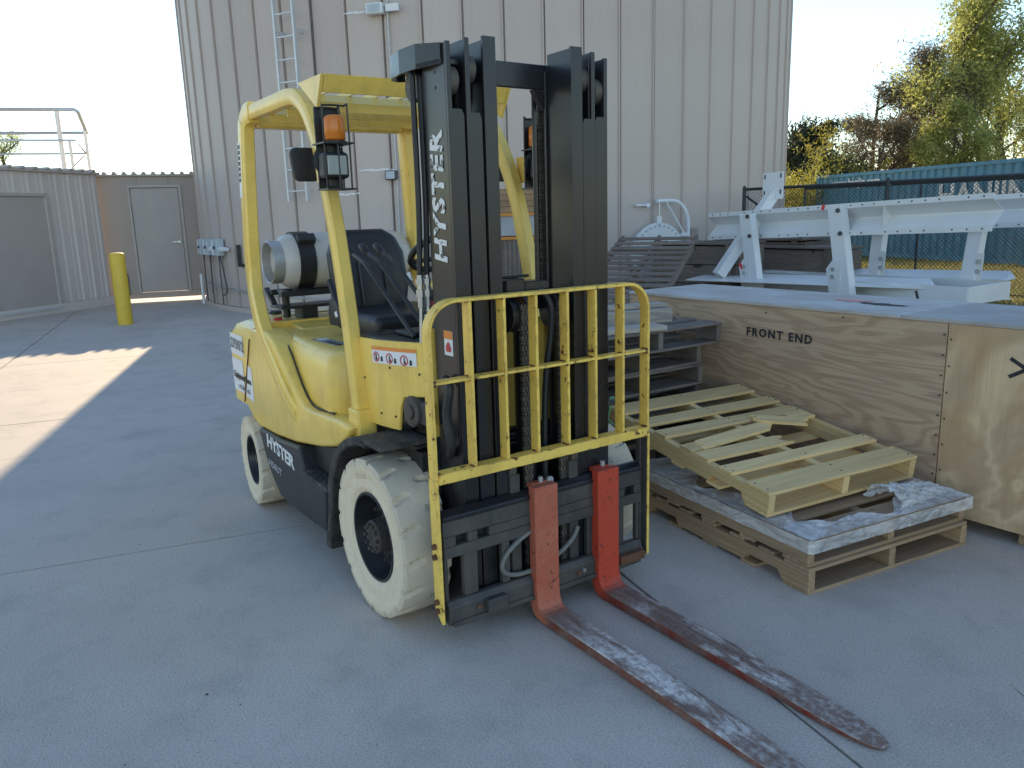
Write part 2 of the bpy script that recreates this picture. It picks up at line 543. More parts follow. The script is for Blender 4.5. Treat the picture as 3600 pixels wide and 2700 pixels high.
for i in range(len(ULINES) - 1):
    for j in range(len(VLINES) - 1):
        s_ = MB(); e = 0.006
        u0, u1, v0, v1 = ULINES[i] + e, ULINES[i + 1] - e, VLINES[j] + e, VLINES[j + 1] - e
        c_ = 0.002
        top = [uv(u0 + c_, v0 + c_), uv(u1 - c_, v0 + c_), uv(u1 - c_, v1 - c_), uv(u0 + c_, v1 - c_)]
        mid = [uv(u0, v0, -c_), uv(u1, v0, -c_), uv(u1, v1, -c_), uv(u0, v1, -c_)]
        bot = [uv(u0, v0, -0.10), uv(u1, v0, -0.10), uv(u1, v1, -0.10), uv(u0, v1, -0.10)]
        s_.ring_loft([bot, mid, top])
        s_.build('slab', 'concrete', pave)
qc = random.Random(6)
for p0, p1 in (((-3.61, -1.76), (-3.84, -.05)), ((-6.3, -1.9), (-6.6, .3)), ((1.75, .9), (2.6, .3))):
    mb = MB(); n = 40; L_, R_ = [], []
    for i in range(n + 1):
        t = i / n; x = p0[0] + (p1[0] - p0[0]) * t + .012 * math.sin(t * 23) + qc.uniform(-.006, .006); y = p0[1] + (p1[1] - p0[1]) * t + qc.uniform(-.004, .004); w = qc.uniform(.0006, .0018)
        L_.append((x - w, y - w * .4, .0012)); R_.append((x + w, y + w * .4, .0012))
    mb.add(L_ + R_, [(i, i + 1, n + 2 + i, n + 1 + i) for i in range(n)])
    mb.build('hairline_crack', 'joint_filler', pave)
gv = MB()
gv.add([(-14, 2.0, -0.03), (9, 2.0, -0.03), (9, 10.6, -0.03), (-14, 11.2, -0.03)], [(0, 1, 2, 3)])
struct(gv.build('gravel_yard', 'gravel'))

# ------------------------------------------------------------------ round clad tank
TC = Vector((-13.07, 8.56, 0)); TR = 6.43; TH = 11.0; NP = 67
tank = thing('storage_tank', 'tall round storage tank clad in taupe ribbed metal panels', 'tank', TC)
ph = 2 * PI / NP
def panel_mesh(z0=0.09, z1=TH):
    pr = [(-0.5, 0.0), (-0.482, 0.0), (-0.478, 0.030), (-0.452, 0.030), (-0.450, -0.055), (-0.404, -0.055), (-0.401, 0.0)]
    for c in (-0.20, 0.02, 0.25):
        pr += [(c - 0.030, 0.0), (c - 0.018, 0.0018), (c + 0.018, 0.0018), (c + 0.030, 0.0)]
    pr += [(0.499, 0.0)]
    mb = MB(); vs = []; n = len(pr)
    for z in (z0, z1):
        for t, h in pr:
            a = t * ph; rr = TR + h
            vs.append((rr * math.cos(a), rr * math.sin(a), z))
    mb.add(vs, [(i, i + 1, n + i + 1, n + i) for i in range(n - 1)])
    return mb.mesh('panel')
pm = panel_mesh()
for k in range(NP):
    o = link('panel', pm, 'tank_cladding', tank)
    o.rotation_euler = (0, 0, R(-9.5) + k * ph + 0.45 * ph)
rb = MB(); rb.lathe([(0.0, TR - .25), (0.0, TR + .05), (0.085, TR + .05), (0.085, TR - .25)], (0, 0, 0), 'z', 134)
rb.build('base_ring', 'concrete', tank)
rb = MB(); rb.lathe([(TH - .02, TR + .07), (TH + .05, TR + .07), (TH + .9, 0.3)], (0, 0, 0), 'z', 90)
rb.build('roof', 'tank_cladding', tank)
rb = MB(); rb.lathe([(0.02, TR - .06), (TH - .05, TR - .06)], (0, 0, 0), 'z', 90)
rb.build('inner_shell', 'dark_pipe', tank)
def tk(deg, z, off=0.0):
    a = R(deg)
    return Vector((TC.x + (TR + off) * math.cos(a), TC.y + (TR + off) * math.sin(a), z))
def tdir(deg):
    a = R(deg)
    return Vector((math.cos(a), math.sin(a), 0)), Vector((-math.sin(a), math.cos(a), 0))

# ladder on the tank
lp = tk(-61.0, 1.9, 0.0)
lad = thing('wall_ladder', 'narrow aluminium ladder fixed to the round tank', 'ladder', lp)
n_, t_ = tdir(-61.0)
lx = [t_ * (-0.19) + n_ * 0.20, t_ * 0.19 + n_ * 0.20]
for q in lx:
    s_ = MB(); s_.bar(q, q + Vector((0, 0, 7.2)), 0.03, 0.065, n_); s_.build('side_rail', 'aluminium', lad)
for k in range(22):
    z = 0.16 + k * 0.33
    s_ = MB(); s_.cyl(lx[0] + Vector((0, 0, z)), lx[1] + Vector((0, 0, z)), 0.015, seg=6); s_.build('rung', 'aluminium', lad)
for z in (0.5, 2.55, 4.6, 6.6):
    for q in lx:
        s_ = MB(); s_.bar(q + Vector((0, 0, z)), q - n_ * 0.20 + Vector((0, 0, z)), 0.012, 0.06); s_.build('wall_bracket', 'aluminium', lad)

# conduits and boxes on the tank
def conduit(name, label, pts, r, mat='galvanised', clips=()):
    base = Vector(pts[0])
    o = thing(name, label, 'pipe', base)
    s_ = MB(); s_.tube([Vector(p) - base for p in pts], r, 6); s_.build('pipe', mat, o)
    for c in clips:
        n_, t_ = tdir(c[0]); p = tk(c[0], c[1], 0.03) - base
        s_ = MB(); s_.bar(p - t_ * 0.05, p + t_ * 0.05, 0.02, 0.03); s_.build('clip', mat, o)
    return o
conduit('conduit', 'thin steel conduit running up the tank beside the small junction box', [tk(-46.2, 0.1, .04), tk(-46.2, 2.2, .04), tk(-46.2, 10.5, .04)], 0.012, clips=((-46.2, 1.2), (-46.2, 3.5)))
conduit('conduit', 'thin dark cable running up the tank wall beside the ladder', [tk(-57.6, 2.2, .05), tk(-57.6, 10.5, .05)], 0.009, 'dark_pipe', clips=((-57.6, 3.4), (-57.6, 5.0)))
jb = thing('junction_box', 'small dark junction box on the tank wall behind the seat', 'electrical box', tk(-46.9, 2.24, 0.05))
n_, t_ = tdir(-46.9)
s_ = MB(); s_.bar(-t_ * 0.09, t_ * 0.09, 0.10, 0.14, (0, 0, 1)); s_.build('housing', 'dark_pipe', jb, bevel=0.008)
s_ = MB(); s_.bar(-t_ * 0.07 + n_ * .055, t_ * 0.07 + n_ * .055, 0.012, 0.11, (0, 0, 1)); s_.build('cover', 'elec_box', jb)
jb = thing('flood_light', 'small white floodlight high on the tank wall', 'lamp', tk(-47.4, 4.62, 0.1))
n_, t_ = tdir(-47.4)
s_ = MB(); s_.bar(-t_ * 0.16, t_ * 0.10, 0.12, 0.15, (0, 0, 1)); s_.build('housing', 'white_steel', jb, bevel=0.01)
s_ = MB(); s_.bar(-t_ * 0.13 + n_ * .062, t_ * 0.07 + n_ * .062, 0.006, 0.11, (0, 0, 1)); s_.build('lens', 'elec_box', jb)
s_ = MB(); s_.bar(t_ * 0.14, t_ * 0.34, 0.05, 0.10, (0, 0, 1)); s_.build('bracket', 'white_steel', jb)
# chalk-white sealant dashes across the panels
for z, a0, a1, n in ((2.33, -51.0, -46.9, 6), (1.98, -56, -52.5, 5), (4.62, -52, -49.5, 4)):
    o = thing('cable_tray', 'row of pale sealant dabs across the tank at %s' % {2.33: 'the junction box', 1.98: 'work-light height', 4.62: 'floodlight height'}[z], 'sealant', tk((a0 + a1) / 2, z, 0.01))
    o.name = 'sealant_strip'
    for k in range(n):
        a = a0 + (a1 - a0) * k / (n - 1)
        n_, t_ = tdir(a); p = tk(a, z + 0.01 * math.sin(k * 2.1), 0.006) - o.location
        s_ = MB(); s_.bar(p - t_ * 0.10, p + t_ * 0.07, 0.006, 0.022, (0, 0, 1)); s_.build('dab', 'white_steel', o, bevel=0.002)

# switch boxes by the corner
for k, a in enumerate((-93.0, -88.5, -84.0)):
    eb = thing('switch_box', ['grey switch box closest to the door wall, first of three on the tank', 'middle grey switch box of the three on the tank wall', 'grey switch box with white side plugs and a looping cable on the tank'][k], 'electrical box', tk(a, 1.0, 0.0), group='switch boxes on the tank')
    n_, t_ = tdir(a); p = tk(a, 1.16, 0.10) - eb.location
    s_ = MB(); s_.bar(p - t_ * 0.13, p + t_ * 0.13, 0.14, 0.30, (0, 0, 1)); h = s_.build('box', 'elec_box', eb, bevel=0.012)
    s_ = MB(); s_.bar(p - t_ * 0.03 + n_ * 0.078, p + t_ * 0.04 + n_ * 0.078, 0.016, 0.05, (0, 0, 1)); s_.build('switch', 'black_plastic', h)
    s_ = MB(); s_.bar(p - t_ * 0.12 + n_ * 0.072, p - t_ * 0.06 + n_ * 0.072, 0.006, 0.26, (0, 0, 1)); s_.build('label_strip', 'print_white', h)
    s_ = MB(); s_.bar(p - n_ * 0.10, p - n_ * 0.065, 0.10, 0.12, (0, 0, 1)); s_.build('mount', 'elec_box', h)
    a_ = p + Vector((0, 0, -0.15)); w = 0.20 if k == 2 else -0.08
    pts = smooth_path([a_ + t_ * 0.05, a_ + t_ * (0.05 + w * .6) + Vector((0, 0, -0.30)), a_ + t_ * (0.05 + w) + Vector((0, 0, -0.62)), a_ + t_ * (w * .4) + Vector((0, 0, -0.72))], 6)
    s_ = MB(); s_.tube(pts, 0.014, 6); s_.build('cable', 'dark_pipe', eb)
    s_ = MB(); s_.tube([a_, a_ + Vector((0, 0, -0.9))], 0.013, 6); s_.build('conduit', 'dark_pipe', eb)
    if k == 2:
        for a2, l in ((-86.4, .10), (-81.6, .14)):
            n_, t_ = tdir(a2); p = tk(a2, 1.13, 0.10) - eb.location
            s_ = MB(); s_.cyl(p - t_ * l, p + t_ * l, 0.055, 0.035, 10); s_.build('plug', 'white_steel', eb, True)
conduit('conduit', 'horizontal conduit low on the tank wall under the switch boxes', [tk(a, 0.46 - (a + 95) * .004, .05) for a in range(-95, -40, 5)], 0.017, 'galvanised', clips=((-88, .44), (-75, .39)))
conduit('downpipe', 'short white pipe stub at the foot of the tank beside the door wall', [tk(-97, 0.02, .12), tk(-97, 0.62, .12)], 0.03, 'white_pipe')
hl = thing('grab_handle', 'black hooked bracket on the tank wall right of the switch boxes', 'bracket', tk(-77.5, 0.85, 0.02))
n_, t_ = tdir(-77.5)
s_ = MB(); s_.bar(Vector((0, 0, 0)) + n_ * .03, Vector((0, 0, .36)) + n_ * .03, 0.06, 0.05); s_.build('bar', 'black_steel', hl)
s_ = MB(); s_.bar(n_ * .03 - t_ * .02, n_ * .03 + t_ * .14, 0.05, 0.05); s_.build('hook', 'black_steel', hl)

# manways (round bolted hatches) and davit
def manway(deg, z, r, label, plaque, davit):
    n_, t_ = tdir(deg)
    o = thing('manway', label, 'hatch', tk(deg, z - r, 0.0))
    up = Vector((0, 0, r))
    def disc(mb, r0, d0, d1, seg=40):
        rings = []
        for d in (d0, d1):
            rings.append([up + n_ * d + t_ * (r0 * math.cos(2 * PI * k / seg)) + Vector((0, 0, r0 * math.sin(2 * PI * k / seg))) for k in range(seg)])
        mb.ring_loft(rings)
    s_ = MB(); disc(s_, r * 0.86, -0.25, 0.16); s_.build('neck', 'white_steel', o, True)
    s_ = MB(); disc(s_, r, 0.16, 0.19); s_.build('flange', 'white_steel', o, True, 0.004)
    s_ = MB(); disc(s_, r, 0.195, 0.225); cv = s_.build('cover', 'white_steel', o, True, 0.004)
    for k in range(32):
        a = 2 * PI * k / 32
        q = up + t_ * (r * 0.91 * math.cos(a)) + Vector((0, 0, r * 0.91 * math.sin(a)))
        s_ = MB(); s_.cyl(q + n_ * 0.14, q + n_ * 0.25, 0.014, seg=6); s_.build('bolt', 'elec_box', cv)
    if plaque:
        q = up + Vector((0, 0, 0.10)) + n_ * 0.232 + t_ * 0.04
        s_ = MB(); s_.bar(q - t_ * 0.12, q + t_ * 0.12, 0.012, 0.22, (0, 0, 1)); pq = s_.build('plaque', 'plaque_black', cv)
        for dz, w in ((0.07, .12), (0.02, .17), (-0.03, .15)):
            s_ = MB(); s_.bar(q - t_ * w / 2 + n_ * .009 + Vector((0, 0, dz)), q + t_ * w / 2 + n_ * .009 + Vector((0, 0, dz)), 0.003, 0.014, (0, 0, 1))
            s_.build('text_line', 'tan_sign' if dz < 0 else 'print_grey', cv)
    if davit:
        lug = up + Vector((0, 0, r)) + n_ * 0.21
        s_ = MB(); s_.bar(lug - Vector((0, 0, .04)), lug + Vector((0, 0, .10)), 0.03, 0.09, t_); s_.build('lifting_lug', 'white_steel', o)
        px_ = t_ * (r + 0.10) + n_ * 0.18
        arm = [px_ + Vector((0, 0, .35)), px_ + Vector((0, 0, 2 * r - .12)), px_ + Vector((0, 0, 2 * r + .10)) - t_ * .03, px_ + Vector((0, 0, 2 * r + .26)) - t_ * .13, px_ + Vector((0, 0, 2 * r + .335)) - t_ * .28, px_ + Vector((0, 0, 2 * r + .335)) - t_ * .62]
        s_ = MB(); s_.tube(smooth_path(arm, 4), 0.030, 8); dv = s_.build('davit_arm', 'white_pipe', o, True)
        s_ = MB(); s_.tube([px_ + Vector((0, 0, 2 * r - .30)), px_ + Vector((0, 0, 2 * r + .33)) - t_ * .45], 0.016, 6); s_.build('davit_brace', 'white_pipe', o)
        e_ = arm[-1] + t_ * .05
        s_ = MB(); s_.tube([e_, e_ - Vector((0, 0, .34))], 0.010, 6); s_.build('lifting_rod', 'aluminium', o)
        for z_ in (.45, 2 * r - .2):
            s_ = MB(); s_.bar(px_ + Vector((0, 0, z_)), px_ - t_ * .16 + Vector((0, 0, z_)), 0.05, 0.05); s_.build('davit_bracket', 'white_pipe', o)
    return o
manway(-9.6, 0.90, 0.50, 'white round bolted hatch with black plaque and curved davit arm on tank', True, True)
manway(-45.9, 0.95, 0.36, 'white round bolted hatch on tank seen beside the driver seat', False, False)
o = thing('wall_sign', 'small tan sign on the tank wall beside the white davit hatch', 'sign', tk(-1.6, 1.24, 0.03))
n_, t_ = tdir(-1.6)
s_ = MB(); s_.bar(-t_ * .09, t_ * .09, 0.01, 0.12, (0, 0, 1)); s_.build('plate', 'tan_sign', o)
for dz in (-.025, .0, .025):
    s_ = MB(); s_.bar(-t_ * .06 + n_ * .008 + Vector((0, 0, dz)), t_ * .06 + n_ * .008 + Vector((0, 0, dz)), 0.003, 0.008, (0, 0, 1)); s_.build('text_line', 'print_grey', o)
o = thing('wall_valve', 'small white valve stub with drips on tank wall above the hatch', 'valve', tk(-11.6, 1.68, 0.03))
n_, t_ = tdir(-11.6)
s_ = MB(); s_.cyl(-t_ * .12 + n_ * .05, t_ * .10 + n_ * .05, 0.018, seg=8); s_.build('stem', 'white_pipe', o)
s_ = MB(); s_.cyl(t_ * .08, t_ * .08 + n_ * .1, 0.035, seg=10); s_.build('cap', 'white_pipe', o)

# ------------------------------------------------------------------ shed and door wall
S0 = Vector((-13.876, -1.433, 0)); SD = Vector((-0.609, 0.793, 0)).normalized(); SN = Vector((0.793, 0.609, 0)).normalized()  # SN faces away from camera is -SN
SB = -SN
SL, SRR, SH = -3.2, 2.62, 2.68
shed = thing('utility_shed', 'flat roofed grey metal shed with a wide flush door', 'shed', S0)
def sp(s, back, z):
    return SD * s + SB * back + Vector((0, 0, z))
def slab_wall(a, b, z0, z1, back0, back1):
    mb = MB()
    vs = [sp(s, k, z) for z in (z0, z1) for (s, k) in ((a, back0), (b, back0), (b, back1), (a, back1))]
    mb.add(vs, [(0, 1, 2, 3), (4, 5, 6, 7), (0, 1, 5, 4), (1, 2, 6, 5), (2, 3, 7, 6), (3, 0, 4, 7)])
    return mb
slab_wall(SL, 0.02, 0.0, SH, 0.06, 0.14).build('wall', 'shed_cladding', shed)
slab_wall(1.36, SRR, 0.0, SH, 0.06, 0.14).build('wall', 'shed_cladding', shed)
slab_wall(0.02, 1.36, 2.2, SH, 0.06, 0.14).build('wall', 'shed_cladding', shed)
slab_wall(SRR - .08, SRR, 0.0, SH, 0.145, 3.4).build('wall', 'shed_cladding', shed)
slab_wall(SL, SL + .08, 0.0, SH, 0.145, 3.4).build('wall', 'shed_cladding', shed)
slab_wall(SL, SRR, 0.0, SH, 3.405, 3.48).build('wall', 'shed_cladding', shed)
slab_wall(SL, SRR + .02, 0.0, 0.17, 0.0, 0.058).build('kerb', 'shed_cladding', shed)
# wall panels with battens
x = SL
k = 0
while x < SRR - 0.05:
    x1 = min(x + 0.30, SRR)
    z0 = 2.235 if (x + x1) / 2 > -0.02 and (x + x1) / 2 < 1.40 else 0.175
    mb = MB()
    pr = [(x, 0.055), (x + .012, 0.025), (x + .05, 0.025), (x + .062, 0.055), (x1 - .10, 0.055), (x1 - .09, .049), (x1 - .06, .049), (x1 - .05, .055), (x1, 0.055)]
    vs = [sp(a, bk, z) for z in (z0, SH - .06) for a, bk in pr]; n = len(pr)
    mb.add(vs, [(i, i + 1, n + i + 1, n + i) for i in range(n - 1)])
    mb.build('wall_panel', 'shed_cladding', shed)
    x = x1
dr = slab_wall(0.04, 1.33, 0.13, 2.17, 0.03, 0.055).build('door', 'door_paint', shed, bevel=0.004)
slab_wall(1.335, 1.40, 0.17, 2.235, 0.0, 0.052).build('door_frame', 'trim', shed)
slab_wall(-0.02, 1.33, 2.175, 2.235, 0.0, 0.052).build('door_frame', 'trim', shed)
slab_wall(-0.03, 0.03, 0.17, 2.17, 0.0, 0.052).build('door_frame', 'trim', shed)
slab_wall(-0.02, 1.30, 0.085, 0.125, -0.03, 0.05).build('threshold', 'aluminium', shed)
slab_wall(0.08, 0.15, 1.10, 1.16, -0.05, 0.028).build('handle', 'black_steel', dr)
slab_wall(SL - .05, SRR + .04, SH - .055, SH - .01, -0.02, 3.5).build('roof', 'trim', shed)
# corrugated roof sheets: each rib end shows over the fascia
n = 22
for k in range(n):
    a = SL + (SRR - SL) * (k + .5) / n
    mb = MB()
    pr = [(a - .05, SH - .009), (a - .03, SH + .035), (a + .03, SH + .035), (a + .05, SH - .009)]
    vs = [sp(q[0], bk, q[1]) for bk in (-0.05, 3.52) for q in pr]
    mb.add(vs, [(0, 1, 5, 4), (1, 2, 6, 5), (2, 3, 7, 6), (0, 4, 7, 3), (0, 3, 2, 1), (4, 5, 6, 7)])
    mb.build('roof_rib', 'trim', shed)

D0 = Vector((-15.66, 1.01, 0)); DD = Vector((0.2667, 0.9638, 0)); DB = Vector((-0.9638, 0.2667, 0))
dwl = thing('door_wall', 'short shaded taupe metal wall with a closed door between shed and tank', 'wall', D0)
def dp(s, b, z):
    return DD * s + DB * b + Vector((0, 0, z))
def dbox(a, b, z0, z1, k0, k1):
    mb = MB()
    vs = [dp(s, k, z) for z in (z0, z1) for (s, k) in ((a, k0), (b, k0), (b, k1), (a, k1))]
    mb.add(vs, [(0, 1, 2, 3), (4, 5, 6, 7), (0, 1, 5, 4), (1, 2, 6, 5), (2, 3, 7, 6), (3, 0, 4, 7)])
    return mb
dbox(-0.45, 0.215, 0.20, 2.6, 0.0, 0.08).build('wall', 'door_wall_shaded_cladding', dwl)
dbox(1.145, 1.62, 0.20, 2.6, 0.0, 0.08).build('wall', 'door_wall_shaded_cladding', dwl)
dbox(0.215, 1.145, 2.37, 2.6, 0.0, 0.08).build('wall', 'door_wall_shaded_cladding', dwl)
dbox(-0.47, 1.55, 0.075, 0.196, 0.0, 0.08).build('kick_plate', 'door_wall_shaded_cladding', dwl)
dbox(0.2155, 1.1445, 0.2005, 2.3695, 0.052, 0.078).build('door_light_stop', 'trim', dwl)  # unseen backing panel, added to keep sunlight out of the door gaps
for s in (0.17, 1.16):
    dbox(s - .0, s + .045, 0.20, 2.37, -0.03, -0.003).build('door_frame', 'trim', dwl)
dbox(0.17, 1.205, 2.372, 2.42, -0.03, -0.003).build('door_frame', 'trim', dwl)
dd = dbox(0.222, 1.138, 0.205, 2.36, 0.006, 0.05).build('door', 'door_paint', dwl, bevel=0.003)
hh = MB(); hh.bar(dp(1.07, -0.045, 1.24), dp(0.93, -0.045, 1.235), 0.022, 0.022); hh.cyl(dp(1.07, 0.01, 1.24), dp(1.07, -0.05, 1.24), 0.028, seg=10)
hh.build('handle', 'aluminium', dd)
for z in (0.45, 1.25, 2.1):
    dbox(0.20, 0.2215, z, z + .1, -0.0035, 0.0).build('hinge', 'trim', dd)
for s in (-0.2, 0.35, 0.95, 1.4):
    if s in (0.35, 0.95):
        dbox(s, s + .02, 2.43, 2.595, -0.016, -0.002).build('batten', 'door_wall_shaded_cladding', dwl)
dbox(-0.5, 1.66, 2.602, 2.64, -0.06, 0.16).build('cap', 'trim', dwl)
for k in range(11):
    s = -0.40 + k * 0.185
    mb = MB(); mb.add([dp(q, b, z) for b in (-0.09, 0.2) for q, z in ((s - .045, 2.641), (s - .025, 2.69), (s + .025, 2.69), (s + .045, 2.641))], [(0, 1, 5, 4), (1, 2, 6, 5), (2, 3, 7, 6), (0, 4, 7, 3), (0, 3, 2, 1), (4, 5, 6, 7)])
    mb.build('roof_rib', 'trim', dwl)
for s in (-0.38, 1.56):
    dbox(s, s + .08, 0.0, 0.075, 0.0, 0.08).build('foot', 'trim', dwl)
tag(conduit('downpipe', 'thin dark pipe on the door wall behind the yellow bollard', [D0 + dp(-0.03, -0.03, 0.16), D0 + dp(-0.03, -0.03, 0.62)], 0.022, 'dark_pipe'), None, None)

# bollard
bo = thing('bollard', 'yellow steel bollard standing in front of the shed corner', 'bollard', (-11.58, 0.26, 0), 0)
s_ = MB(); s_.lathe([(0.0, .118), (1.13, .118), (1.155, .108), (1.165, .09)], (0, 0, 0), 'z', 28)
s_.build('post', 'bollard_yellow', bo, True)
s_ = MB(); s_.lathe([(1.166, .085), (1.172, .06), (1.174, .01)], (0, 0, 0), 'z', 20); s_.build('cap', 'bollard_yellow', bo, True)

# guard railing beyond the shed
gp = at(60 * 1.6275, 360 * 1.6275, 20.5)
gr = thing('guard_railing', 'pale steel guard railing with two decks of rails rising behind the shed', 'railing', (gp.x, gp.y, 0))
def RP(px, py, d):
    return at(px * 1.6275, py * 1.6275, d) - Vector((gp.x, gp.y, 0))
def rail(pts, r, name='rail', mat='galvanised'):
    s_ = MB(); s_.tube(pts, r, 8); s_.build(name, mat, gr, True)
rail([RP(-40, 236, 20), RP(160, 237, 20), RP(168, 241, 20), RP(187, 287, 21.6)], 0.045)
rail([RP(-40, 288, 21.6), RP(186, 287, 21.6)], 0.042)
rail([RP(-40, 303, 20), RP(163, 303, 20), RP(186, 332, 21.6)], 0.026)
rail([RP(-40, 333, 21.6), RP(188, 332, 21.6)], 0.026)
def rpost(px, py, d, r=0.04):
    p = RP(px, py, d); rail([p, Vector((p.x, p.y, 0))], r, 'post', 'white_pipe')
rpost(122, 240, 20, 0.055); rpost(-30, 236, 20, 0.05); rpost(150, 304, 21.0); rpost(181, 268, 21.3); rpost(20, 290, 21.6, 0.0)if False else None
rail([RP(158, 360, 21.4), RP(183, 336, 21.4)], 0.02, 'brace')
rail([RP(90, 243, 20), RP(120, 262, 20)], 0.006, 'chain')

# ------------------------------------------------------------------ plywood crate
CX0, CX1, CY0, CY1, CZ0, CZ1 = -1.35, 2.55, 2.075, 2.80, 0.10, 1.025
cr = thing('plywood_crate', 'long plywood shipping crate stencilled FRONT END', 'crate', (0.6, 2.44, 0))
def cb(x0, x1, y0, y1, z0, z1):
    return MB().bb(x0 - 0.6, x1 - 0.6, y0 - 2.44, y1 - 2.44, z0, z1)
cb(CX0, 0.853, CY0, CY0 + .015, CZ0 + .012, CZ1 - .019).build('side_panel', 'plywood', cr, bevel=0.0015)
cb(0.859, CX1, CY0 - .004, CY0 + .013, CZ0 - .035, CZ1 - .019).build('side_panel', 'plywood_pale', cr, bevel=0.0015)
cb(CX0, CX1, CY1 - .015, CY1, CZ0, CZ1 - .019).build('side_panel', 'plywood', cr, bevel=0.0015)
cb(CX0 - .016, CX0 - .001, CY0, CY1, CZ0, CZ1 - .019).build('end_panel', 'plywood', cr, bevel=0.0015)
cb(CX1 + .001, CX1 + .016, CY0, CY1, CZ0, CZ1 - .019).build('end_panel', 'plywood', cr, bevel=0.0015)
cb(CX0 - .02, 0.62, CY0 - .008, CY1 + .008, CZ1 - .018, CZ1).build('lid_panel', 'plywood_top', cr, bevel=0.0015)
cb(0.623, CX1 + .02, CY0 - .008, CY1 + .008, CZ1 - .018, CZ1 + .001).build('lid_panel', 'plywood_top', cr, bevel=0.0015)
cb(CX0, CX1, CY0 + .02, CY1 - .02, CZ0 - .001, CZ0 + .02).build('floor', 'plywood', cr)
for yy in (CY0 + .09, CY1 - .09):
    for x0 in (-1.2, 0.0, 1.235, 2.2):
        cb(x0, x0 + .32 if x0 != 1.235 else x0 + .3, yy - .045, yy + .045, 0.0, CZ0 - .002).build('skid', 'pine_worn', cr, bevel=0.003)
s_ = MB(); s_.add([], [])
for x, z in [(0.84, .95 - .1 * k) for k in range(9)] + [(0.875, .93 - .13 * k) for k in range(7)] + [(-0.9, .9), (-0.2, .97), (0.3, .985), (1.2, .98)]:
    s_.cyl((x - .6, CY0 - .0065 - 2.44, z), (x - .6, CY0 - .0025 - 2.44 + .01, z), 0.005, seg=6)
s_.build('nail_heads', 'dark_pipe', cr)['kind'] = 'stuff'
place_text('FRONT END', 0.068, 'stencil_ink', cr, (-0.110 - .6, CY0 - .003 - 2.44, 0.842), (1, 0, -0.012), (0, 0, 1), 'stencil', depth=0.0008, bold=0.002, spacing=1.28)
s_ = MB()
s_.bar((1.144 - .6, CY0 - .0055 - 2.44, .874), (1.222 - .6, CY0 - .0055 - 2.44, .828), 0.001, 0.017, (0, 0, 1))
s_.bar((1.144 - .6, CY0 - .0063 - 2.44, .789), (1.222 - .6, CY0 - .0063 - 2.44, .836), 0.001, 0.017, (0, 0, 1))
s_.bar((1.205 - .6, CY0 - .0071 - 2.44, .832), (1.50 - .6, CY0 - .0071 - 2.44, .832), 0.001, 0.02, (0, 0, 1))
s_.build('arrow_mark', 'stencil_ink', cr)
# smeared paint marks on the lid
for nm, px, py, w, l, mt in (('red_smear', 3010, 1058, .055, .30, 'print_red'), ('black_smear', 3115, 1072, .05, .34, 'stencil_ink')):
    p = at_z(px, py, CZ1) - Vector((0.6, 2.44, 0))
    mb = MB(); n = 26; q = random.Random(4)
    vs = [(p.x, p.y, CZ1 + .002)] + [(p.x + l / 2 * math.cos(a) * q.uniform(.55, 1.1), p.y + w * math.sin(a) * q.uniform(.5, 1.2), CZ1 + .002) for a in [2 * PI * k / n for k in range(n)]]
    mb.add(vs, [(0, 1 + k, 1 + (k + 1) % n) for k in range(n)])
    mb.build(nm, mt + '_thin' if mt + '_thin' in M else mt, cr)

# ------------------------------------------------------------------ pallets
_bc = {}
def board(l, w, t, axis='x', wob=0):
    key = (round(l, 3), round(w, 3), round(t, 3), axis, wob)
    if key not in _bc:
        q = random.Random(hash(key) & 0xffff)
        mb = MB(); d = (l, w, t) if axis == 'x' else (w, l, t)
        mb.box((0, 0, 0), d)
        me = mb.mesh('board', False, 0.0025)
        _bc[key] = me
    return _bc[key]
def bput(par, mat, l, w, t, c, axis='x', rz=0.0, ry=0.0, rx=0.0, name='board'):
    # grain runs along local x: build along x and turn
    me = board(l, w, t, 'x')
    key = (me.name, mat)
    if key not in _bc:
        m2 = me.copy(); m2.materials.clear(); m2.materials.append(M[mat]); _bc[key] = m2
    o = bpy.data.objects.new(name, _bc[key]); COL.objects.link(o)
    o.parent = par; o.location = c
    o.rotation_euler = (rx, ry, rz + (PI / 2 if axis == 'y' else 0))
    return o
def stringer(par, mat, l, y, z0, h, w=0.038, notch=True):
    x0 = 0
    a, b, d = 0.15, 0.38, 0.035
    pl = [(0, z0), (a, z0), (a + .02, z0 + d), (b - .02, z0 + d), (b, z0), (l - b, z0), (l - b + .02, z0 + d), (l - a - .02, z0 + d), (l - a, z0), (l, z0), (l, z0 + h), (0, z0 + h)] if notch else [(0, z0), (l, z0), (l, z0 + h), (0, z0 + h)]
    mb = MB(); mb.prism(pl, y, y + w)
    return mb.build('stringer', mat, par, bevel=0.002)
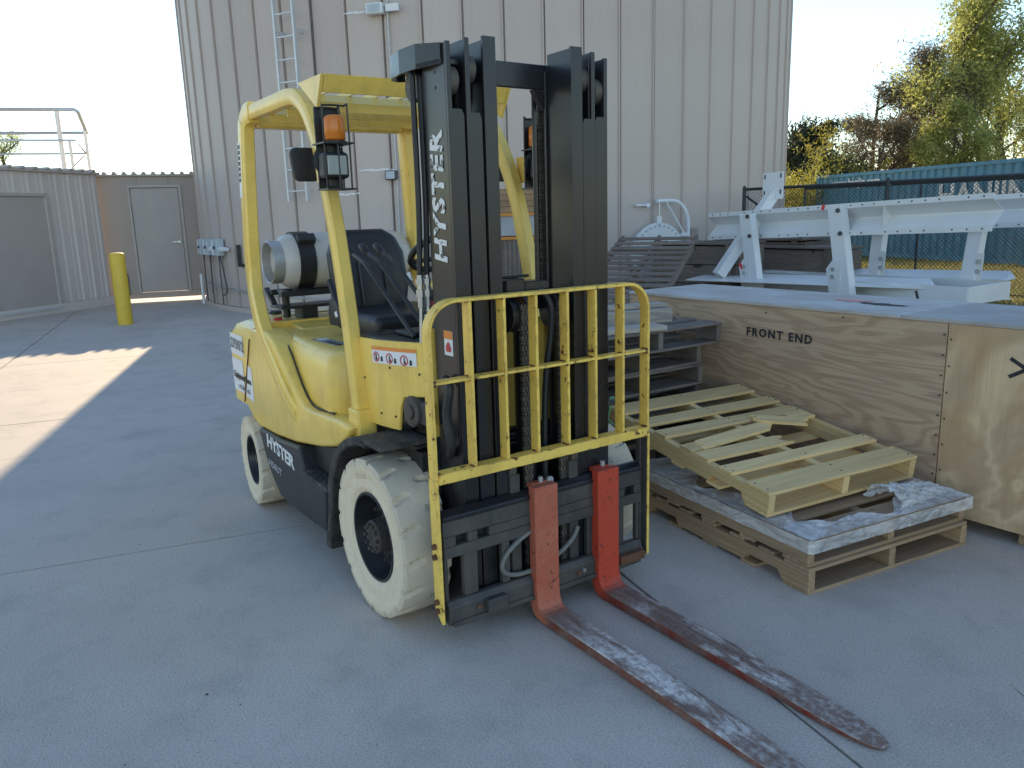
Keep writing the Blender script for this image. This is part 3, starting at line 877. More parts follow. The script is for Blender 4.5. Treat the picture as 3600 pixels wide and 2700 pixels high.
def pallet(label, m3, group, mat='grey_wood', Lx=1.22, Wy=1.016, tops=None, bots=None, H=0.115, notch=True, seed=1, cat='pallet', name='pallet', jit=0.006):
    """local x = stringer direction, boards run along y; base at z = 0"""
    q = random.Random(seed)
    o = thing(name, label, cat, group=group, mat3=m3)
    t = 0.016; hs = H - 2 * t
    for y in (0.0, Wy / 2 - .019, Wy - .038):
        stringer(o, mat, Lx, y, t, hs, notch=notch)
    tops = tops or [(0.07, .14), (0.245, .09), (0.425, .09), (0.61, .09), (0.795, .09), (0.975, .09), (1.15, .14)]
    for e in tops:
        x, w = e[0], e[1]; y0, y1 = (e[2], e[3]) if len(e) > 3 else (0, Wy)
        rz = e[4] if len(e) > 4 else q.uniform(-jit, jit); dz = e[5] if len(e) > 5 else 0
        if len(e) > 3:
            # broken board: splintered free ends
            L_ = y1 - y0; n_ = 7; ol = []
            lo = 0.0 if y0 <= .001 else 1.0; hi = 0.0 if y1 >= Wy - .02 else 1.0
            for i_ in range(n_ + 1):
                ol.append((-L_ / 2 + lo * q.uniform(-.045, .03), -w / 2 + w * i_ / n_))
            for i_ in range(n_, -1, -1):
                ol.append((L_ / 2 + hi * q.uniform(-.03, .045), -w / 2 + w * i_ / n_))
            jb_ = MB(); jb_.prism(ol, -t / 2, t / 2, 'z'); ob = jb_.build('board', mat, o)
            ob.location = (x * Lx / 1.22, (y0 + y1) / 2, H - t / 2 + dz + .0008); ob.rotation_euler = (0, 0, rz + PI / 2)
            continue
        bput(o, mat, (y1 - y0) + (q.uniform(-.006, .006) if jit else 0), w, t, (x * Lx / 1.22, (y0 + y1) / 2, H - t / 2 + dz + .0008), 'y', rz)
    nb_ = MB()
    for e in tops:
        if len(e) > 3: continue
        for y in (0.019, Wy / 2, Wy - .019):
            for k_ in (-.25, .25):
                if q.random() < .85: nb_.cyl((e[0] * Lx / 1.22 + e[1] * k_ + q.uniform(-.006, .006), y + q.uniform(-.008, .008), H - .002), (e[0] * Lx / 1.22 + e[1] * k_, y, H + .0022), .0042, seg=5)
    nl_ = nb_.build('nail_heads', 'dark_pipe', o); nl_['kind'] = 'stuff'
    for x, w in (bots or [(0.07, .14), (0.35, .09), (0.61, .09), (0.87, .09), (1.15, .14)]):
        bput(o, mat, Wy, w, t, (x * Lx / 1.22, Wy / 2, t / 2 - .0008), 'y', 0)
    return o
def frame_m(o, x, z=None):
    x = Vector(x).normalized(); z = Vector(z or (0, 0, 1)); y = z.cross(x).normalized(); z = x.cross(y)
    m = Matrix((x, y, z)).transposed().to_4x4(); m.translation = Vector(o)
    return m
# two stacked pallets under the yellow one. near corner A; short side runs to B
A_ = Vector((0.966, 0.913, 0)); sdir = Vector((0.128, 0.992, 0)).normalized(); ldir = Vector((-sdir.y, sdir.x, 0))
# local y = sdir, local x = -ldir (so that z is up); origin at the far end
o0 = A_ + ldir * 1.22
pallet('worn brown pallet at the bottom of the pile, lying on the concrete', frame_m(o0, -ldir), 'pallets piled against the plywood crate', 'pine_worn', seed=3)
m_ = frame_m(o0 + Vector((-.012, -.006, 0.117)), (-ldir + sdir * 0.008).normalized())
p2 = pallet('brown pallet wrapped in clear plastic film, middle of the pile', m_, 'pallets piled against the plywood crate', 'pine_worn', seed=5, notch=False)
# yellow broken pallet
yo = Vector((0.729, 0.955, 0.366)); yL = Vector((-0.98653647, 0.11091125, 0.12018524)).normalized(); yW = Vector((0.1124715, 0.99363526, 0.00625623)).normalized()
zx = (-yL).cross(yW).normalized()
m_ = Matrix((-yL, yW, zx)).transposed().to_4x4(); m_.translation = yo + yL * 1.22 - zx * 0.115
yt = [(1.15, .14), (0.945, .09), (0.775, .095, 0.0, 0.53, 0.0), (0.63, .09, 0.10, 0.60, 0.12, 0.004), (0.66, .085, 0.0, 0.15, 0.05), (0.60, .09, 0.585, 0.83, -0.62, 0.018), (0.555, .09, 0.75, 0.965, 0.04),
      (0.46, .095), (0.29, .095), (0.07, .14)]
pallet('fresh yellow pine pallet with broken deck boards, sloping on top of the pile', m_, 'pallets piled against the plywood crate', 'pine', Wy=0.97, tops=yt, seed=8, jit=0.004)
# grey weathered stack
for k in range(7):
    q = random.Random(40 + k)
    front = -0.44 if k < 3 else -0.53 + q.uniform(-.05, .05)
    if k == 6: front = -0.47
    y1 = 1.93 + q.uniform(-.05, .03)
    if k == 6: y1 = 2.0
    lab = ['bottom', 'second', 'third', 'fourth', 'fifth', 'sixth', 'top'][k]
    lab = 'weathered grey pallet, %s of the tall stack beside the plywood crate' % ('topmost' if k == 6 else lab + ' from the ground' if k else 'lowest')
    # boards face the camera: stringers run along y
    m_ = frame_m((front, y1, k * 0.128 + .0002 * k), (-1, q.uniform(-.02, .02), 0))
    # local x -> +y, local y -> -x
    pallet(lab, m_, 'grey pallets in the stack', 'grey_wood', H=0.127, seed=60 + k, jit=0.012, notch=(k % 2 == 0))
# loose weathered timbers on top of the stack
def loose(label, p0, p1, w, h, mat, name='loose_timber', cat='timber', roll=0):
    p0 = Vector(p0); p1 = Vector(p1)
    o = thing(name, label, cat, p0)
    d = (p1 - p0); mb = MB(); L = d.length; mb.box((L / 2, 0, h / 2), (L, w, h))
    b = mb.build('beam', mat, o, bevel=0.004)
    m3 = frame_m((0, 0, 0), d); b.matrix_local = m3 @ Matrix.Rotation(roll, 4, 'X')
    return o
zt = 7 * 0.128 + .002
loose('thick pale weathered timber lying across the grey pallet stack', (-0.93, 0.95, zt), (-0.72, 1.80, zt), 0.10, 0.085, 'pale_wood')
loose('thinner cracked board leaning on the pale timber above the grey stack', (-1.02, 1.00, zt + .087), (-0.80, 1.83, zt + .087), 0.13, 0.022, 'pale_wood')
loose('pale split board lying at the front of the grey pallet stack', (-0.66, 0.85, zt), (-0.50, 1.52, zt), 0.14, 0.03, 'pale_wood')
loose('short dark block on the grey pallet stack', (-0.87, 1.05, zt + .11), (-0.83, 1.22, zt + .11), 0.09, 0.05, 'dark_wood')
# green strap scrap on the yellow pallet
g0 = yo + yL * 1.20 + zx * 0.004
s_ = MB(); s_.tube(smooth_path([(0, 0, 0.01), (.02, -.05, .045), (.03, -.03, .0), (.02, -.035, -.06), (.05, -.01, -.10)], 6), 0.006, 5)
s_.tube(smooth_path([(0, 0, 0.01), (-.03, .03, .04), (.0, .07, .03), (.03, .05, .012)], 6), 0.006, 5)
simple('green_strap', (0.15, 0.42, 0.22), 0.5)
o = s_.build('plastic_strap', 'green_strap'); o.location = g0
tag(o, 'knotted scrap of green plastic strap on corner of the yellow pallet', 'strap')

# ---- stretch film on the wrapped pallet
def mat_film():
    g = NT('stretch_film')
    v = g.coord()
    n = g.noise(g.coord((1, 1, 3)), 7, 6, 0.62, 2.0)
    g.col((0.90, 0.89, 0.88)); g.rough(0.3)
    tr = _n(g.t, 'BsdfTransparent')
    ms = _n(g.t, 'MixShader')
    g.link(g.ramp(n, 0.32, 0.70, 0.26, 0.70), ms.inputs[0])
    g.link(tr.outputs[0], ms.inputs[1]); g.link(g.b.outputs[0], ms.inputs[2]); g.link(ms.outputs[0], g.out.inputs[0])
    g.bump(g.noise(g.coord((1, 1, 1)), 16, 4, 0.6, 1.5), 0.35, 0.006)
    M['stretch_film'] = g.m
mat_film()
film = thing('stretch_film', 'crumpled clear stretch film wrapped over edges of the middle pallet', 'plastic film', o0 + Vector((0, 0, 0.2335)))
def pf(x, y, z):   # pallet coords -> film local (x from far end, y across)
    return (-ldir * x + sdir * y) + Vector((0, 0, z))
qf = random.Random(11)
def sheet(fn, nu, nv, name):
    mb = MB(); vs = []
    for i in range(nu + 1):
        for j in range(nv + 1):
            vs.append(fn(i / nu, j / nv))
    mb.add(vs, [(i * (nv + 1) + j, (i + 1) * (nv + 1) + j, (i + 1) * (nv + 1) + j + 1, i * (nv + 1) + j + 1) for i in range(nu) for j in range(nv)])
    return mb.build(name, 'stretch_film', film, True)
def nz(a, b, s):
    return math.sin(a * 7.1 + s + math.sin(b * 5)) * math.sin(b * 9.3 + s * 2) * .55 + math.sin(a * 19 + b * 13 + s) * .3 + math.sin(a * 37.7 - b * 21 + s) * .15
# skirt around the near end and both sides
per = [(-0.0, -0.006), (1.228, -0.006), (1.228, 1.022), (0.1, 1.022)]
def skirt(u, v):
    seg = [1.228, 1.028, 1.128]; T = sum(seg); s = u * T
    if s <= seg[0]: x, y, nx, ny = s, -0.006, 0, -1
    elif s <= seg[0] + seg[1]: x, y, nx, ny = 1.228, -0.006 + s - seg[0], 1, 0
    else: x, y, nx, ny = 1.228 - (s - seg[0] - seg[1]), 1.022, 0, 1
    h = -0.048 + v * 0.056
    w = 0.003 + 0.004 * abs(nz(s * 1.2, v * 4, 1)) * (1 - v * .3)
    return pf(x + nx * w, y + ny * w, h)
sheet(skirt, 150, 6, 'edge_wrap')
# flap rolled on to the deck along three edges
def flapA(u, v):
    x = u * 1.225; d = v * (0.13 + 0.06 * math.sin(x * 9) + .03 * math.sin(x * 23)); z = 0.008 + abs(nz(x * 2, v * 3, 4)) * 0.015 * (0.15 + v)
    return pf(x, -0.004 + d, z)
sheet(flapA, 90, 12, 'flap')
def flapB(u, v):
    y = u * 1.02; d = v * (0.11 + 0.05 * math.sin(y * 8 + 1) + .03 * math.sin(y * 21)); z = 0.010 + abs(nz(y * 2, v * 3, 7)) * 0.016 * (0.15 + v)
    return pf(1.225 - d, y, z)
sheet(flapB, 80, 12, 'flap')
def flapC(u, v):
    x = 0.75 + u * .475; d = v * (0.14 + 0.05 * math.sin(x * 9)); z = 0.010 + abs(nz(x * 2, v * 3, 9)) * 0.016 * (0.15 + v)
    return pf(x, 1.02 - d, z)
sheet(flapC, 40, 10, 'flap')
def bunch(u, v):
    a = u * PI; rr = 0.085 + 0.018 * nz(u * 2, v * 2, 3)
    y = 0.60 + v * 0.36; x = 1.08 + rr * 1.15 * math.cos(a) * (1 - .35 * v)
    return pf(x, y, 0.008 + rr * (0.95 - 0.6 * v) * math.sin(a) + .008 * nz(u * 3, v * 4, 2))
sheet(bunch, 34, 26, 'bunched_fold')

# ------------------------------------------------------------------ white steel frame behind the crate
fr = thing('steel_frame', 'white painted steel frame with long bolted beams and flat deck sheets', 'machine frame', (-3.2, 7.6, 0.0))
FO = Vector((-3.2, 7.6, 0))
BL0 = Vector((-5.50, 7.46, 1.332)); BR0 = Vector((-1.23, 6.90, 1.470))
def z3(a, b, d):
    return at(2400 + a * .5425, 550 + b * .5425, d)
def beam(p0, p1, name, brackets=True):
    d = (p1 - p0).normalized(); L = (p1 - p0).length
    m = frame_m(p0 - FO, d)
    # local x along, local y = away from camera, z up. folded plate profile (y,z)
    pr = [(0, .193), (0, .135), (.16, .02), (.16, .0), (.02, -.13), (0, -.13), (0, -.193)]
    t = 0.010
    def off(p): return (p[0] + t, p[1])
    outl = pr + [(p[0] + t, p[1]) for p in reversed(pr)]
    mb = MB(); mb.prism(outl, 0, L, 'x'); mb.v = [(x, y, z) for x, y, z in mb.v]
    b = mb.build(name, 'white_steel', fr); b.matrix_local = m
    # end returns, gusset, bolts
    mb = MB(); mb.prism([(0.004, .133), (.155, .02), (.155, .0), (.02, -.128), (0.004, -.128)], L * .70, L * .70 + .008, 'x'); q = mb.build('gusset', 'white_steel', b)
    bt = MB()
    for k in range(26):
        x = 0.10 + (L - .2) * k / 25
        for z in (.165, -.163):
            if (k * 7 + int(z > 0) * 3) % 5 == 4: continue
            c = MB(); c.cyl((x, .002, z), (x, -.006, z), 0.010, seg=6); c.build('bolt_hole', 'dark_pipe', b)
    c = MB(); c.cyl((L - .10, -.0, .055), (L - .10, -.0, .055), .001, seg=3)
    return b, m, L
fb, fm, fL = beam(BL0, BR0, 'top_beam')
rb0 = BL0 + Vector((0.25, 1.35, 0.02)); rb1 = z3(2212, 360, 9.1); rdir = (BR0 - BL0).normalized()
rb1 = rb0 + rdir * 6.6
beam(rb0, rb1, 'top_beam')
def post(px0, py0, px1, py1, dep, w, d, label=None, flare=True, zbot=None):
    p = z3(px0, py0, dep); q = z3(px1, py1, dep); q.x, q.y = q.x, q.y
    if zbot is not None:
        k = (p.z - zbot) / (p.z - q.z); q = p + (q - p) * k
    mb = MB(); ax = (q - p)
    mb.bar(p - FO, q - FO, w, 0.012, rdir.cross(Vector((0, 0, 1))))
    up = rdir
    sidev = rdir * (w / 2)
    back = Vector((-rdir.y, rdir.x, 0))
    for s in (-1, 1):
        mb.bar(p - FO + sidev * s + back * d / 2, q - FO + sidev * s + back * d / 2, 0.012, d, back)
    o = mb.build('post', 'white_steel', fr)
    return o, p, q
for (a0, b0, a1, b1, dp_) in ((402, 372, 455, 850, 10.82), (983, 330, 1040, 900, 9.62)):
    o, p, q = post(a0, b0, a1, b1, dp_, 0.20, 0.10, zbot=0.40)
    for f in (0.035, 0.27):
        c = p + (q - p) * f - FO + rdir * 0.06
        mb = MB(); mb.cyl(c - Vector((-rdir.y, rdir.x, 0)) * .03, c, 0.028, seg=6); mb.build('bolt', 'dark_pipe', o)
    # foot gusset plate with two bolts on its left
    g0 = p + (q - p) * 0.62 - FO
    back = Vector((-rdir.y, rdir.x, 0))
    mb = MB()
    poly = [(-.10, .10), (-.20, -.02), (-.165, -.16), (-.11, -.48), (.02, -.48), (.02, .10)]
    vs = [g0 + rdir * a + Vector((0, 0, b)) - back * k for k in (.010, .022) for a, b in poly]; n = len(poly)
    mb.add(vs, [tuple(range(n)), tuple(range(n, 2 * n))] + [(i, (i + 1) % n, n + (i + 1) % n, n + i) for i in range(n)])
    gp_ = mb.build('foot_plate', 'white_steel', o)
    for b in (-.02, -.11):
        c = g0 + rdir * (-.09) + Vector((0, 0, b)) - back * .022
        mb = MB(); mb.cyl(c, c - back * .02, 0.026, seg=6); mb.build('bolt', 'galvanised', o)
    if a0 < 900:
        c = g0 + rdir * (-.155) + Vector((0, 0, -.01)) - back * .0245
        mb = MB(); mb.bar(c - rdir * .03 + Vector((0, 0, .03)), c + rdir * .035 - Vector((0, 0, .04)), 0.003, 0.05, (0, 0, 1)); mb.build('red_mark', 'red_marker', o)
c = BL0 + (BR0 - BL0) * 0.50 - FO + Vector((0, 0, .165)) - Vector((-rdir.y, rdir.x, 0)) * .004
mb = MB(); mb.bar(c + Vector((0, 0, .03)), c - Vector((0, 0, .03)) - rdir * .02, 0.003, 0.045, rdir); mb.build('red_mark', 'red_marker', fr)
for (a0, b0, a1, b1, dp_) in ((1270, 500, 1235, 735, 11.0), (1905, 480, 1850, 745, 9.7)):
    o, p, q = post(a0, b0 - 40, a1, b1, dp_, 0.17, 0.10, zbot=0.42)
    back = Vector((-rdir.y, rdir.x, 0)); g0 = p + (q - p) * .5 - FO
    for b in (.0, -.12):
        c = g0 + rdir * .12 + Vector((0, 0, b)) - back * .01
        mb = MB(); mb.cyl(c, c - back * .03, 0.03, seg=6); mb.build('bolt', 'galvanised', o)
    mb = MB(); mb.bar(g0 + rdir * .12 + Vector((0, 0, .10)), g0 + rdir * .11 - Vector((0, 0, .22)), 0.012, 0.10, rdir); mb.build('foot_plate', 'white_steel', o)
# diagonal tube with end plate
p = z3(612, 205, 11.1) - FO; q = z3(232, 770, 11.1) - FO
mb = MB(); mb.bar(p, q, 0.14, 0.14); dgn = mb.build('diagonal_tube', 'white_steel', fr)
back = Vector((-rdir.y, rdir.x, 0))
mb = MB(); mb.bar(p - rdir * .19 - back * .08 + Vector((0, 0, .03)), p + rdir * .19 - back * .08 + Vector((0, 0, .03)), 0.014, 0.37, (0, 0, 1)); mb.build('end_plate', 'white_steel', dgn)
for s in (-1, 1):
    for zz in (-.09, .13):
        c = p + rdir * (.15 * s) - back * .089 + Vector((0, 0, zz)); mb = MB(); mb.bar(c, c + Vector((0, 0, .06)), 0.004, 0.025, rdir); mb.build('slot', 'dark_pipe', dgn)
# deck sheets: long plates with folded edges
def deck(pts, z, thick=0.012, name='deck_sheet'):
    mb = MB(); n = len(pts)
    vs = [(p.x - FO.x, p.y - FO.y, z + dz + k) for k in (0, thick) for p, dz in pts]
    mb.add(vs, [tuple(range(n))[::-1], tuple(range(n, 2 * n))] + [(i, (i + 1) % n, n + (i + 1) % n, n + i) for i in range(n)])
    return mb.build(name, 'white_steel', fr)
a0 = z3(20, 803, 11.15); a1 = z3(1600, 862, 9.0); a2 = z3(1610, 797, 9.7); a3 = z3(190, 757, 11.9)
zz = (a0.z + a1.z) / 2
deck([(a0, a0.z - zz), (a1, a1.z - zz), (a2, a2.z - zz), (a3, a3.z - zz)], zz)
a4 = z3(1650, 858, 9.3)
mb = MB(); mb.add([a1 - FO, a4 - FO, a2 - FO], [(0, 1, 2)]); mb.build('folded_edge', 'white_steel', fr)
b0 = z3(505, 757, 12.2); b1 = z3(2100, 806, 9.8); b2 = z3(2130, 747, 10.4); b3 = z3(620, 724, 12.7)
zz = (b0.z + b1.z) / 2
deck([(b0, b0.z - zz), (b1, b1.z - zz), (b2, b2.z - zz), (b3, b3.z - zz)], zz)
b4 = z3(2160, 790, 10.0)
mb = MB(); mb.add([b1 - FO, b4 - FO, b2 - FO], [(0, 1, 2)]); mb.build('folded_edge', 'white_steel', fr)
# base channels
c0 = z3(1090, 905, 9.2); c1 = z3(1845, 905, 8.6)
for dy in (0.0, 0.9):
    e0 = c1 - rdir * 3.9 + Vector((0, dy, 0)); e1 = c1 + Vector((0, dy, 0))
    mb = MB(); mb.bar(Vector((e0.x, e0.y, .53)) - FO, Vector((e1.x, e1.y, .57)) - FO, 0.02, 0.20)
    mb.bar(Vector((e0.x, e0.y + .05, .425)) - FO, Vector((e1.x, e1.y + .05, .465)) - FO, 0.12, 0.015)
    mb.build('base_channel', 'white_steel', fr)
e1 = c1
mb = MB(); mb.bar(Vector((e1.x, e1.y, .57)) - FO, Vector((e1.x, e1.y + .95, .57)) - FO, 0.02, 0.20); mb.build('base_channel', 'white_steel', fr)
mb = MB(); mb.bar(z3(1512, 870, 8.45) - FO, z3(1527, 935, 8.45) - FO, 0.03, 0.02); mb.build('strap', 'black_plastic', fr)
# cribbing blocks under the frame
for k, (f, dy) in enumerate(((0.12, 0.0), (0.88, 0.0), (0.12, 0.9), (0.88, 0.9))):
    pc = c1 - rdir * 3.9 * (1 - f) + Vector((0, dy, 0))
    zt_ = .417 + f * .04
    o = thing('cribbing', ['timber cribbing under the crate-side corner of the white frame nearest the tank', 'timber cribbing under the crate-side corner of the white frame away from the tank', 'timber cribbing under the fence-side corner of the white frame nearest the tank', 'timber cribbing under the fence-side corner of the white frame away from the tank'][k], 'timber block', (pc.x, pc.y, 0), group='cribbing under the white frame')
    for j in range(3):
        mb = MB(); h = (zt_ + .03) / 3
        mb.bar((-.3 if j % 2 else 0, 0 if j % 2 else -.3, -0.03 + h * (j + .5)), (.3 if j % 2 else 0, 0 if j % 2 else .3, -0.03 + h * (j + .5)), 0.20, h - .001); mb.build('beam', 'dark_wood', o)

# ------------------------------------------------------------------ dark timber boxes and leaning pallet by the tank
def zc(a, b, d):
    return at(2100 + a * .3843, 650 + b * .3843, d)
# leaning grey pallet: corners bottom-left, bottom-right, top-left, top-right
tl = zc(405, 520, 10.4); tr = zc(830, 530, 10.1); bl = zc(60, 900, 9.3); br = zc(700, 880, 9.0)
ex = ((bl - tl) + (br - tr)).normalized(); ex = ((bl + br) / 2 - (tl + tr) / 2).normalized()
ey = (tr - tl); ey = (ey - ex * ey.dot(ex)).normalized(); ez = ex.cross(ey)
if ez.z < 0:
    ey, ez = -ey, -ez
cen = (tl + tr) / 2
t = -cen.z / ex.z
Lp = (cen.z - 0.0) / -ex.z
org = cen - ey * 0.56
m_ = Matrix((ex, ey, ez)).transposed().to_4x4(); m_.translation = org
pallet('long dark grey slatted skid leaning against timber boxes below the white hatch', m_, 'skids by the tank', 'dark_wood', Lx=Lp - .02, Wy=1.0, tops=[(0.05 + 1.12 * k / (int((Lp) / .19)), .09) for k in range(int((Lp) / .19) + 1)], bots=[(0.1, .1), (0.9, .1)], seed=21, name='leaning_skid', cat='skid')
def tbox(name, label, p0, w, d, h, rz, mat, lid=True, slats=4):
    o = thing(name, label, 'timber box', (p0.x, p0.y, -0.03), rz)
    n = slats
    for k in range(n):
        z0 = h * k / n; z1 = h * (k + 1) / n - .012
        for (c, dd) in (((0, -d / 2, 0), (w, .035)), ((0, d / 2, 0), (w, .035))):
            mb = MB(); mb.bb(-w / 2, w / 2, c[1] - .018, c[1] + .018, z0, z1); mb.build('plank', mat, o, bevel=.003)
        for sx in (-1, 1):
            mb = MB(); mb.bb(sx * w / 2 - .018 + sx * .0, sx * w / 2 + .018, -d / 2 + .02, d / 2 - .02, z0, z1); mb.build('plank', mat, o, bevel=.003)
    for sx in (-1, 1):
        mb = MB(); mb.bb(sx * (w / 2 - .12) - .05, sx * (w / 2 - .12) + .05, -d / 2 - .055, -d / 2 - .019, 0, h + .01); mb.build('post', mat, o, bevel=.003)
    if lid:
        mb = MB(); mb.bb(-w / 2 - .02, w / 2 + .02, -d / 2 - .06, d / 2 + .03, h + .011, h + .04); mb.build('lid', mat, o, bevel=.003)
    return o
pA = zc(1010, 720, 12.0); pB = zc(1560, 650, 13.3); pC = zc(1760, 700, 12.5)
face = math.atan2(rdir.y, rdir.x)
tbox('timber_box', 'dark weathered timber box with posts beside the leaning skid', pA, 1.4, 0.8, zc(900, 555, 11.6).z + .03, face + R(20), 'dark_wood')
tbox('timber_box', 'brown timber box with open top beside the tank behind the white frame', pB, 1.75, 0.8, zc(1550, 510, 13.0).z + .03, face + R(12), 'dark_wood')
tbox('timber_box', 'low dark plywood box with strong grain behind the white frame posts', pC, 2.1, 0.6, zc(1900, 580, 12.2).z + .03, face + R(5), 'dark_wood', slats=1)

# ------------------------------------------------------------------ storage rack and pale pallets seen through the mast
def zm(a, b, d):
    return at(1700 + a * .3014, 600 + b * .3014, d)
rk0 = zm(380, 800, 10.2)
view = (Vector((rk0.x, rk0.y, 0)) - Vector((CAM.x, CAM.y, 0))).normalized(); sidev = Vector((view.y, -view.x, 0))
rk = thing('storage_rack', 'low rack with orange edges and brown lumber stacked on top', 'rack', (rk0.x, rk0.y, -0.03), math.atan2(sidev.y, sidev.x))
# local x to the right, y away from camera
W2 = 1.0
for z0, z1, mt, nm in ((0.30, 1.30, 'rack_brown', 'ribbed_panel'), (1.35, 1.60, 'rack_grey', 'steel_panel')):
    mb = MB(); mb.bb(-W2, W2, 0.0, 0.9, z0, z1); mb.build(nm, mt, rk)
for k in range(34):
    mb = MB(); x = -W2 + .03 + k * .058; mb.bb(x, x + .028, -.014, -.001, .31, 1.295); mb.build('rib', 'rack_brown', rk)
for z in (1.301, 1.601):
    mb = MB(); mb.bb(-W2 - .02, W2 + .02, -.03, .92, z, z + .038); mb.build('edge_beam', 'rack_orange', rk)
for sx in (-1, 1):
    for yy in (0.02, .8):
        mb = MB(); mb.bb(sx * .92 - .05, sx * .92 + .05, yy, yy + .1, 0, .30); mb.build('leg', 'rack_brown', rk)
lp_ = thing('lumber_pack', 'pack of brown planks lying on the rack with orange edges', 'lumber', (rk0.x, rk0.y, 1.612), math.atan2(sidev.y, sidev.x))
for j in range(4):
    for i in range(5):
        mb = MB(); mb.bb(-.96 + rnd.uniform(-.04, .04), .97 + rnd.uniform(-.05, .03), .0 + i * .17, .0 + i * .17 + .165, j * .0755, j * .0755 + .072)
        mb.build('plank', 'brown_lumber', lp_, bevel=.003)
mid = zm(330, 1200, 8.9)
for k in range(6):
    q = random.Random(90 + k)
    pz = -0.03 + k * 0.142
    p_ = Vector((mid.x, mid.y, pz)) - sidev * (.62 + q.uniform(-.06, .06)) + view * (.0 + q.uniform(-.05, .05))
    pallet('pale pallet, %s of the pile in front of the orange-edged rack' % ('topmost' if k == 5 else ['lowest', 'second', 'third', 'fourth', 'fifth'][k]), frame_m(p_ , sidev + view * q.uniform(-.12, .12)), 'pale pallets in the pile by the rack', 'pale_wood', H=0.14, seed=120 + k, jit=.01)

# ------------------------------------------------------------------ fences
def fence(label, p0, p1, h, nposts, rp, mesh_w=0.0030, top2=False, pitch=0.052, brace=True):
    p0 = Vector(p0); p1 = Vector(p1); d = (p1 - p0); L = d.length; d.normalize()
    o = thing('chain_link_fence', label, 'fence', p0, math.atan2(d.y, d.x))
    for k in range(nposts):
        x = L * k / (nposts - 1)
        mb = MB(); mb.lathe([(-.03, rp), (h + .03, rp), (h + .06, rp * .5)], (x, 0, 0), 'z', 10); mb.build('post', 'fence_metal', o, True)
    mb = MB(); mb.cyl((0, 0, h), (L, 0, h), 0.024, seg=8); mb.build('top_rail', 'fence_metal', o, True)
    mb = MB(); mb.cyl((0, 0, .10), (L, 0, .10), 0.008, seg=6); mb.build('bottom_wire', 'fence_metal', o)
    if brace:
        mb = MB(); mb.cyl((0.05, 0, h - .12), (L / (nposts - 1) - .05, 0, .25), 0.02, seg=6); mb.build('brace', 'fence_metal', o, True)
    # woven wires
    mb = MB(); w = mesh_w; z0, z1 = 0.06, h - .01; H = z1 - z0
    s2 = pitch * 1.15
    n = int((L + H) / s2)
    for sgn in (1, -1):
        yy = 0.03 + sgn * .002
        for k in range(n + 1):
            # line x = a + sgn*(z-z0)*0.9
            a = -H + k * s2 if sgn > 0 else k * s2
            za, zb = 0.0, H
            xa, xb = a, a + sgn * H
            # clip to [0,L]
            def clip(za, zb):
                lo, hi = za, zb
                if sgn > 0:
                    lo = max(lo, -a); hi = min(hi, L - a)
                else:
                    lo = max(lo, a - L); hi = min(hi, a)
                return lo, hi
            lo, hi = clip(za, zb)
            if hi - lo < .02: continue
            A = Vector((a + sgn * lo, yy, z0 + lo)); B = Vector((a + sgn * hi, yy, z0 + hi))
            mb.tube([A, B], w, 3, False)
    m_ = mb.build('wire_mesh', 'fence_metal', o); m_['kind'] = 'stuff'
    return o
fence('dark chain link fence running from the tank behind the white frame', (-6.35, 9.28, 0), (3.6, 9.78, 0), 1.90, 5, 0.032)
fence('farther chain link fence in sunlight in front of the blue container', (-6.9, 11.7, 0), (4.0, 12.5, 0), 1.93, 6, 0.020, brace=False)

# ------------------------------------------------------------------ blue container
c0 = Vector((-14.3, 22.6, 0)); c1d = (Vector((-6.65, 19.9, 0)) - c0).normalized(); CLN, CHT, CWD = 12.19, 2.62, 2.44
ct = thing('shipping_container', 'long blue corrugated shipping container beyond the fence', 'container', c0, math.atan2(c1d.y, c1d.x))
pr = []; x = 0.16; k = 0
while x < CLN - .2:
    pr += [(x, 0.0), (x + .07, 0.0), (x + .105, .036), (x + .175, .036), (x + .21, 0.0)]
    x += .278
    if False: break
pr = [(0.14, 0.0)] + pr + [(CLN - .14, 0.0)]
n = len(pr)
mb = MB(); mb.add([(a, b + .02, z) for z in (.15, CHT - .10) for a, b in pr], [(i, i + 1, n + i + 1, n + i) for i in range(n - 1)]); mb.build('side_wall', 'container_blue', ct)
mb = MB(); mb.bb(0.0, .14, .0, .14, 0, CHT - .12); mb.build('corner_post', 'container_blue', ct)
mb = MB(); mb.bb(CLN - .14, CLN, .0, .14, 0, CHT - .12); mb.build('corner_post', 'container_blue', ct)
mb = MB(); mb.bb(0.14, CLN - .14, .0, .06, CHT - .10, CHT - .02); mb.build('top_rail', 'container_blue', ct)
mb = MB(); mb.bb(0.14, CLN - .14, .0, .06, 0.02, .148); mb.build('bottom_rail', 'container_blue', ct)
mb = MB(); mb.bb(0.02, CLN - .02, .065, CWD, CHT - .06, CHT - .03); rf = mb.build('roof', 'container_blue', ct)
for k in range(42):
    mb = MB(); xx = .2 + k * .283; mb.bb(xx, xx + .12, .01, CWD - .1, CHT - .028, CHT + .0); mb.build('roof_rib', 'container_blue', rf)
mb = MB(); mb.bb(0.0, .03, .145, CWD, .05, CHT - .07); mb.bb(CLN - .03, CLN, .145, CWD, .05, CHT - .07); mb.bb(.04, CLN - .04, CWD - .03, CWD, .05, CHT - .07); mb.build('far_walls', 'container_blue', ct)
for sx in (0.09, CLN - .09):
    for zz in (.06, CHT - .058):
        mb = MB(); mb.box((sx, .068, zz), (.19, .19, .12)); mb.build('corner_casting', 'container_blue', ct)
place_text('www.hanjin.com', 0.34, 'print_white', ct, (1.95, .012, CHT - .30), (1, 0, 0), (0, 0, 1), 'lettering', depth=0.002, bold=0.006)
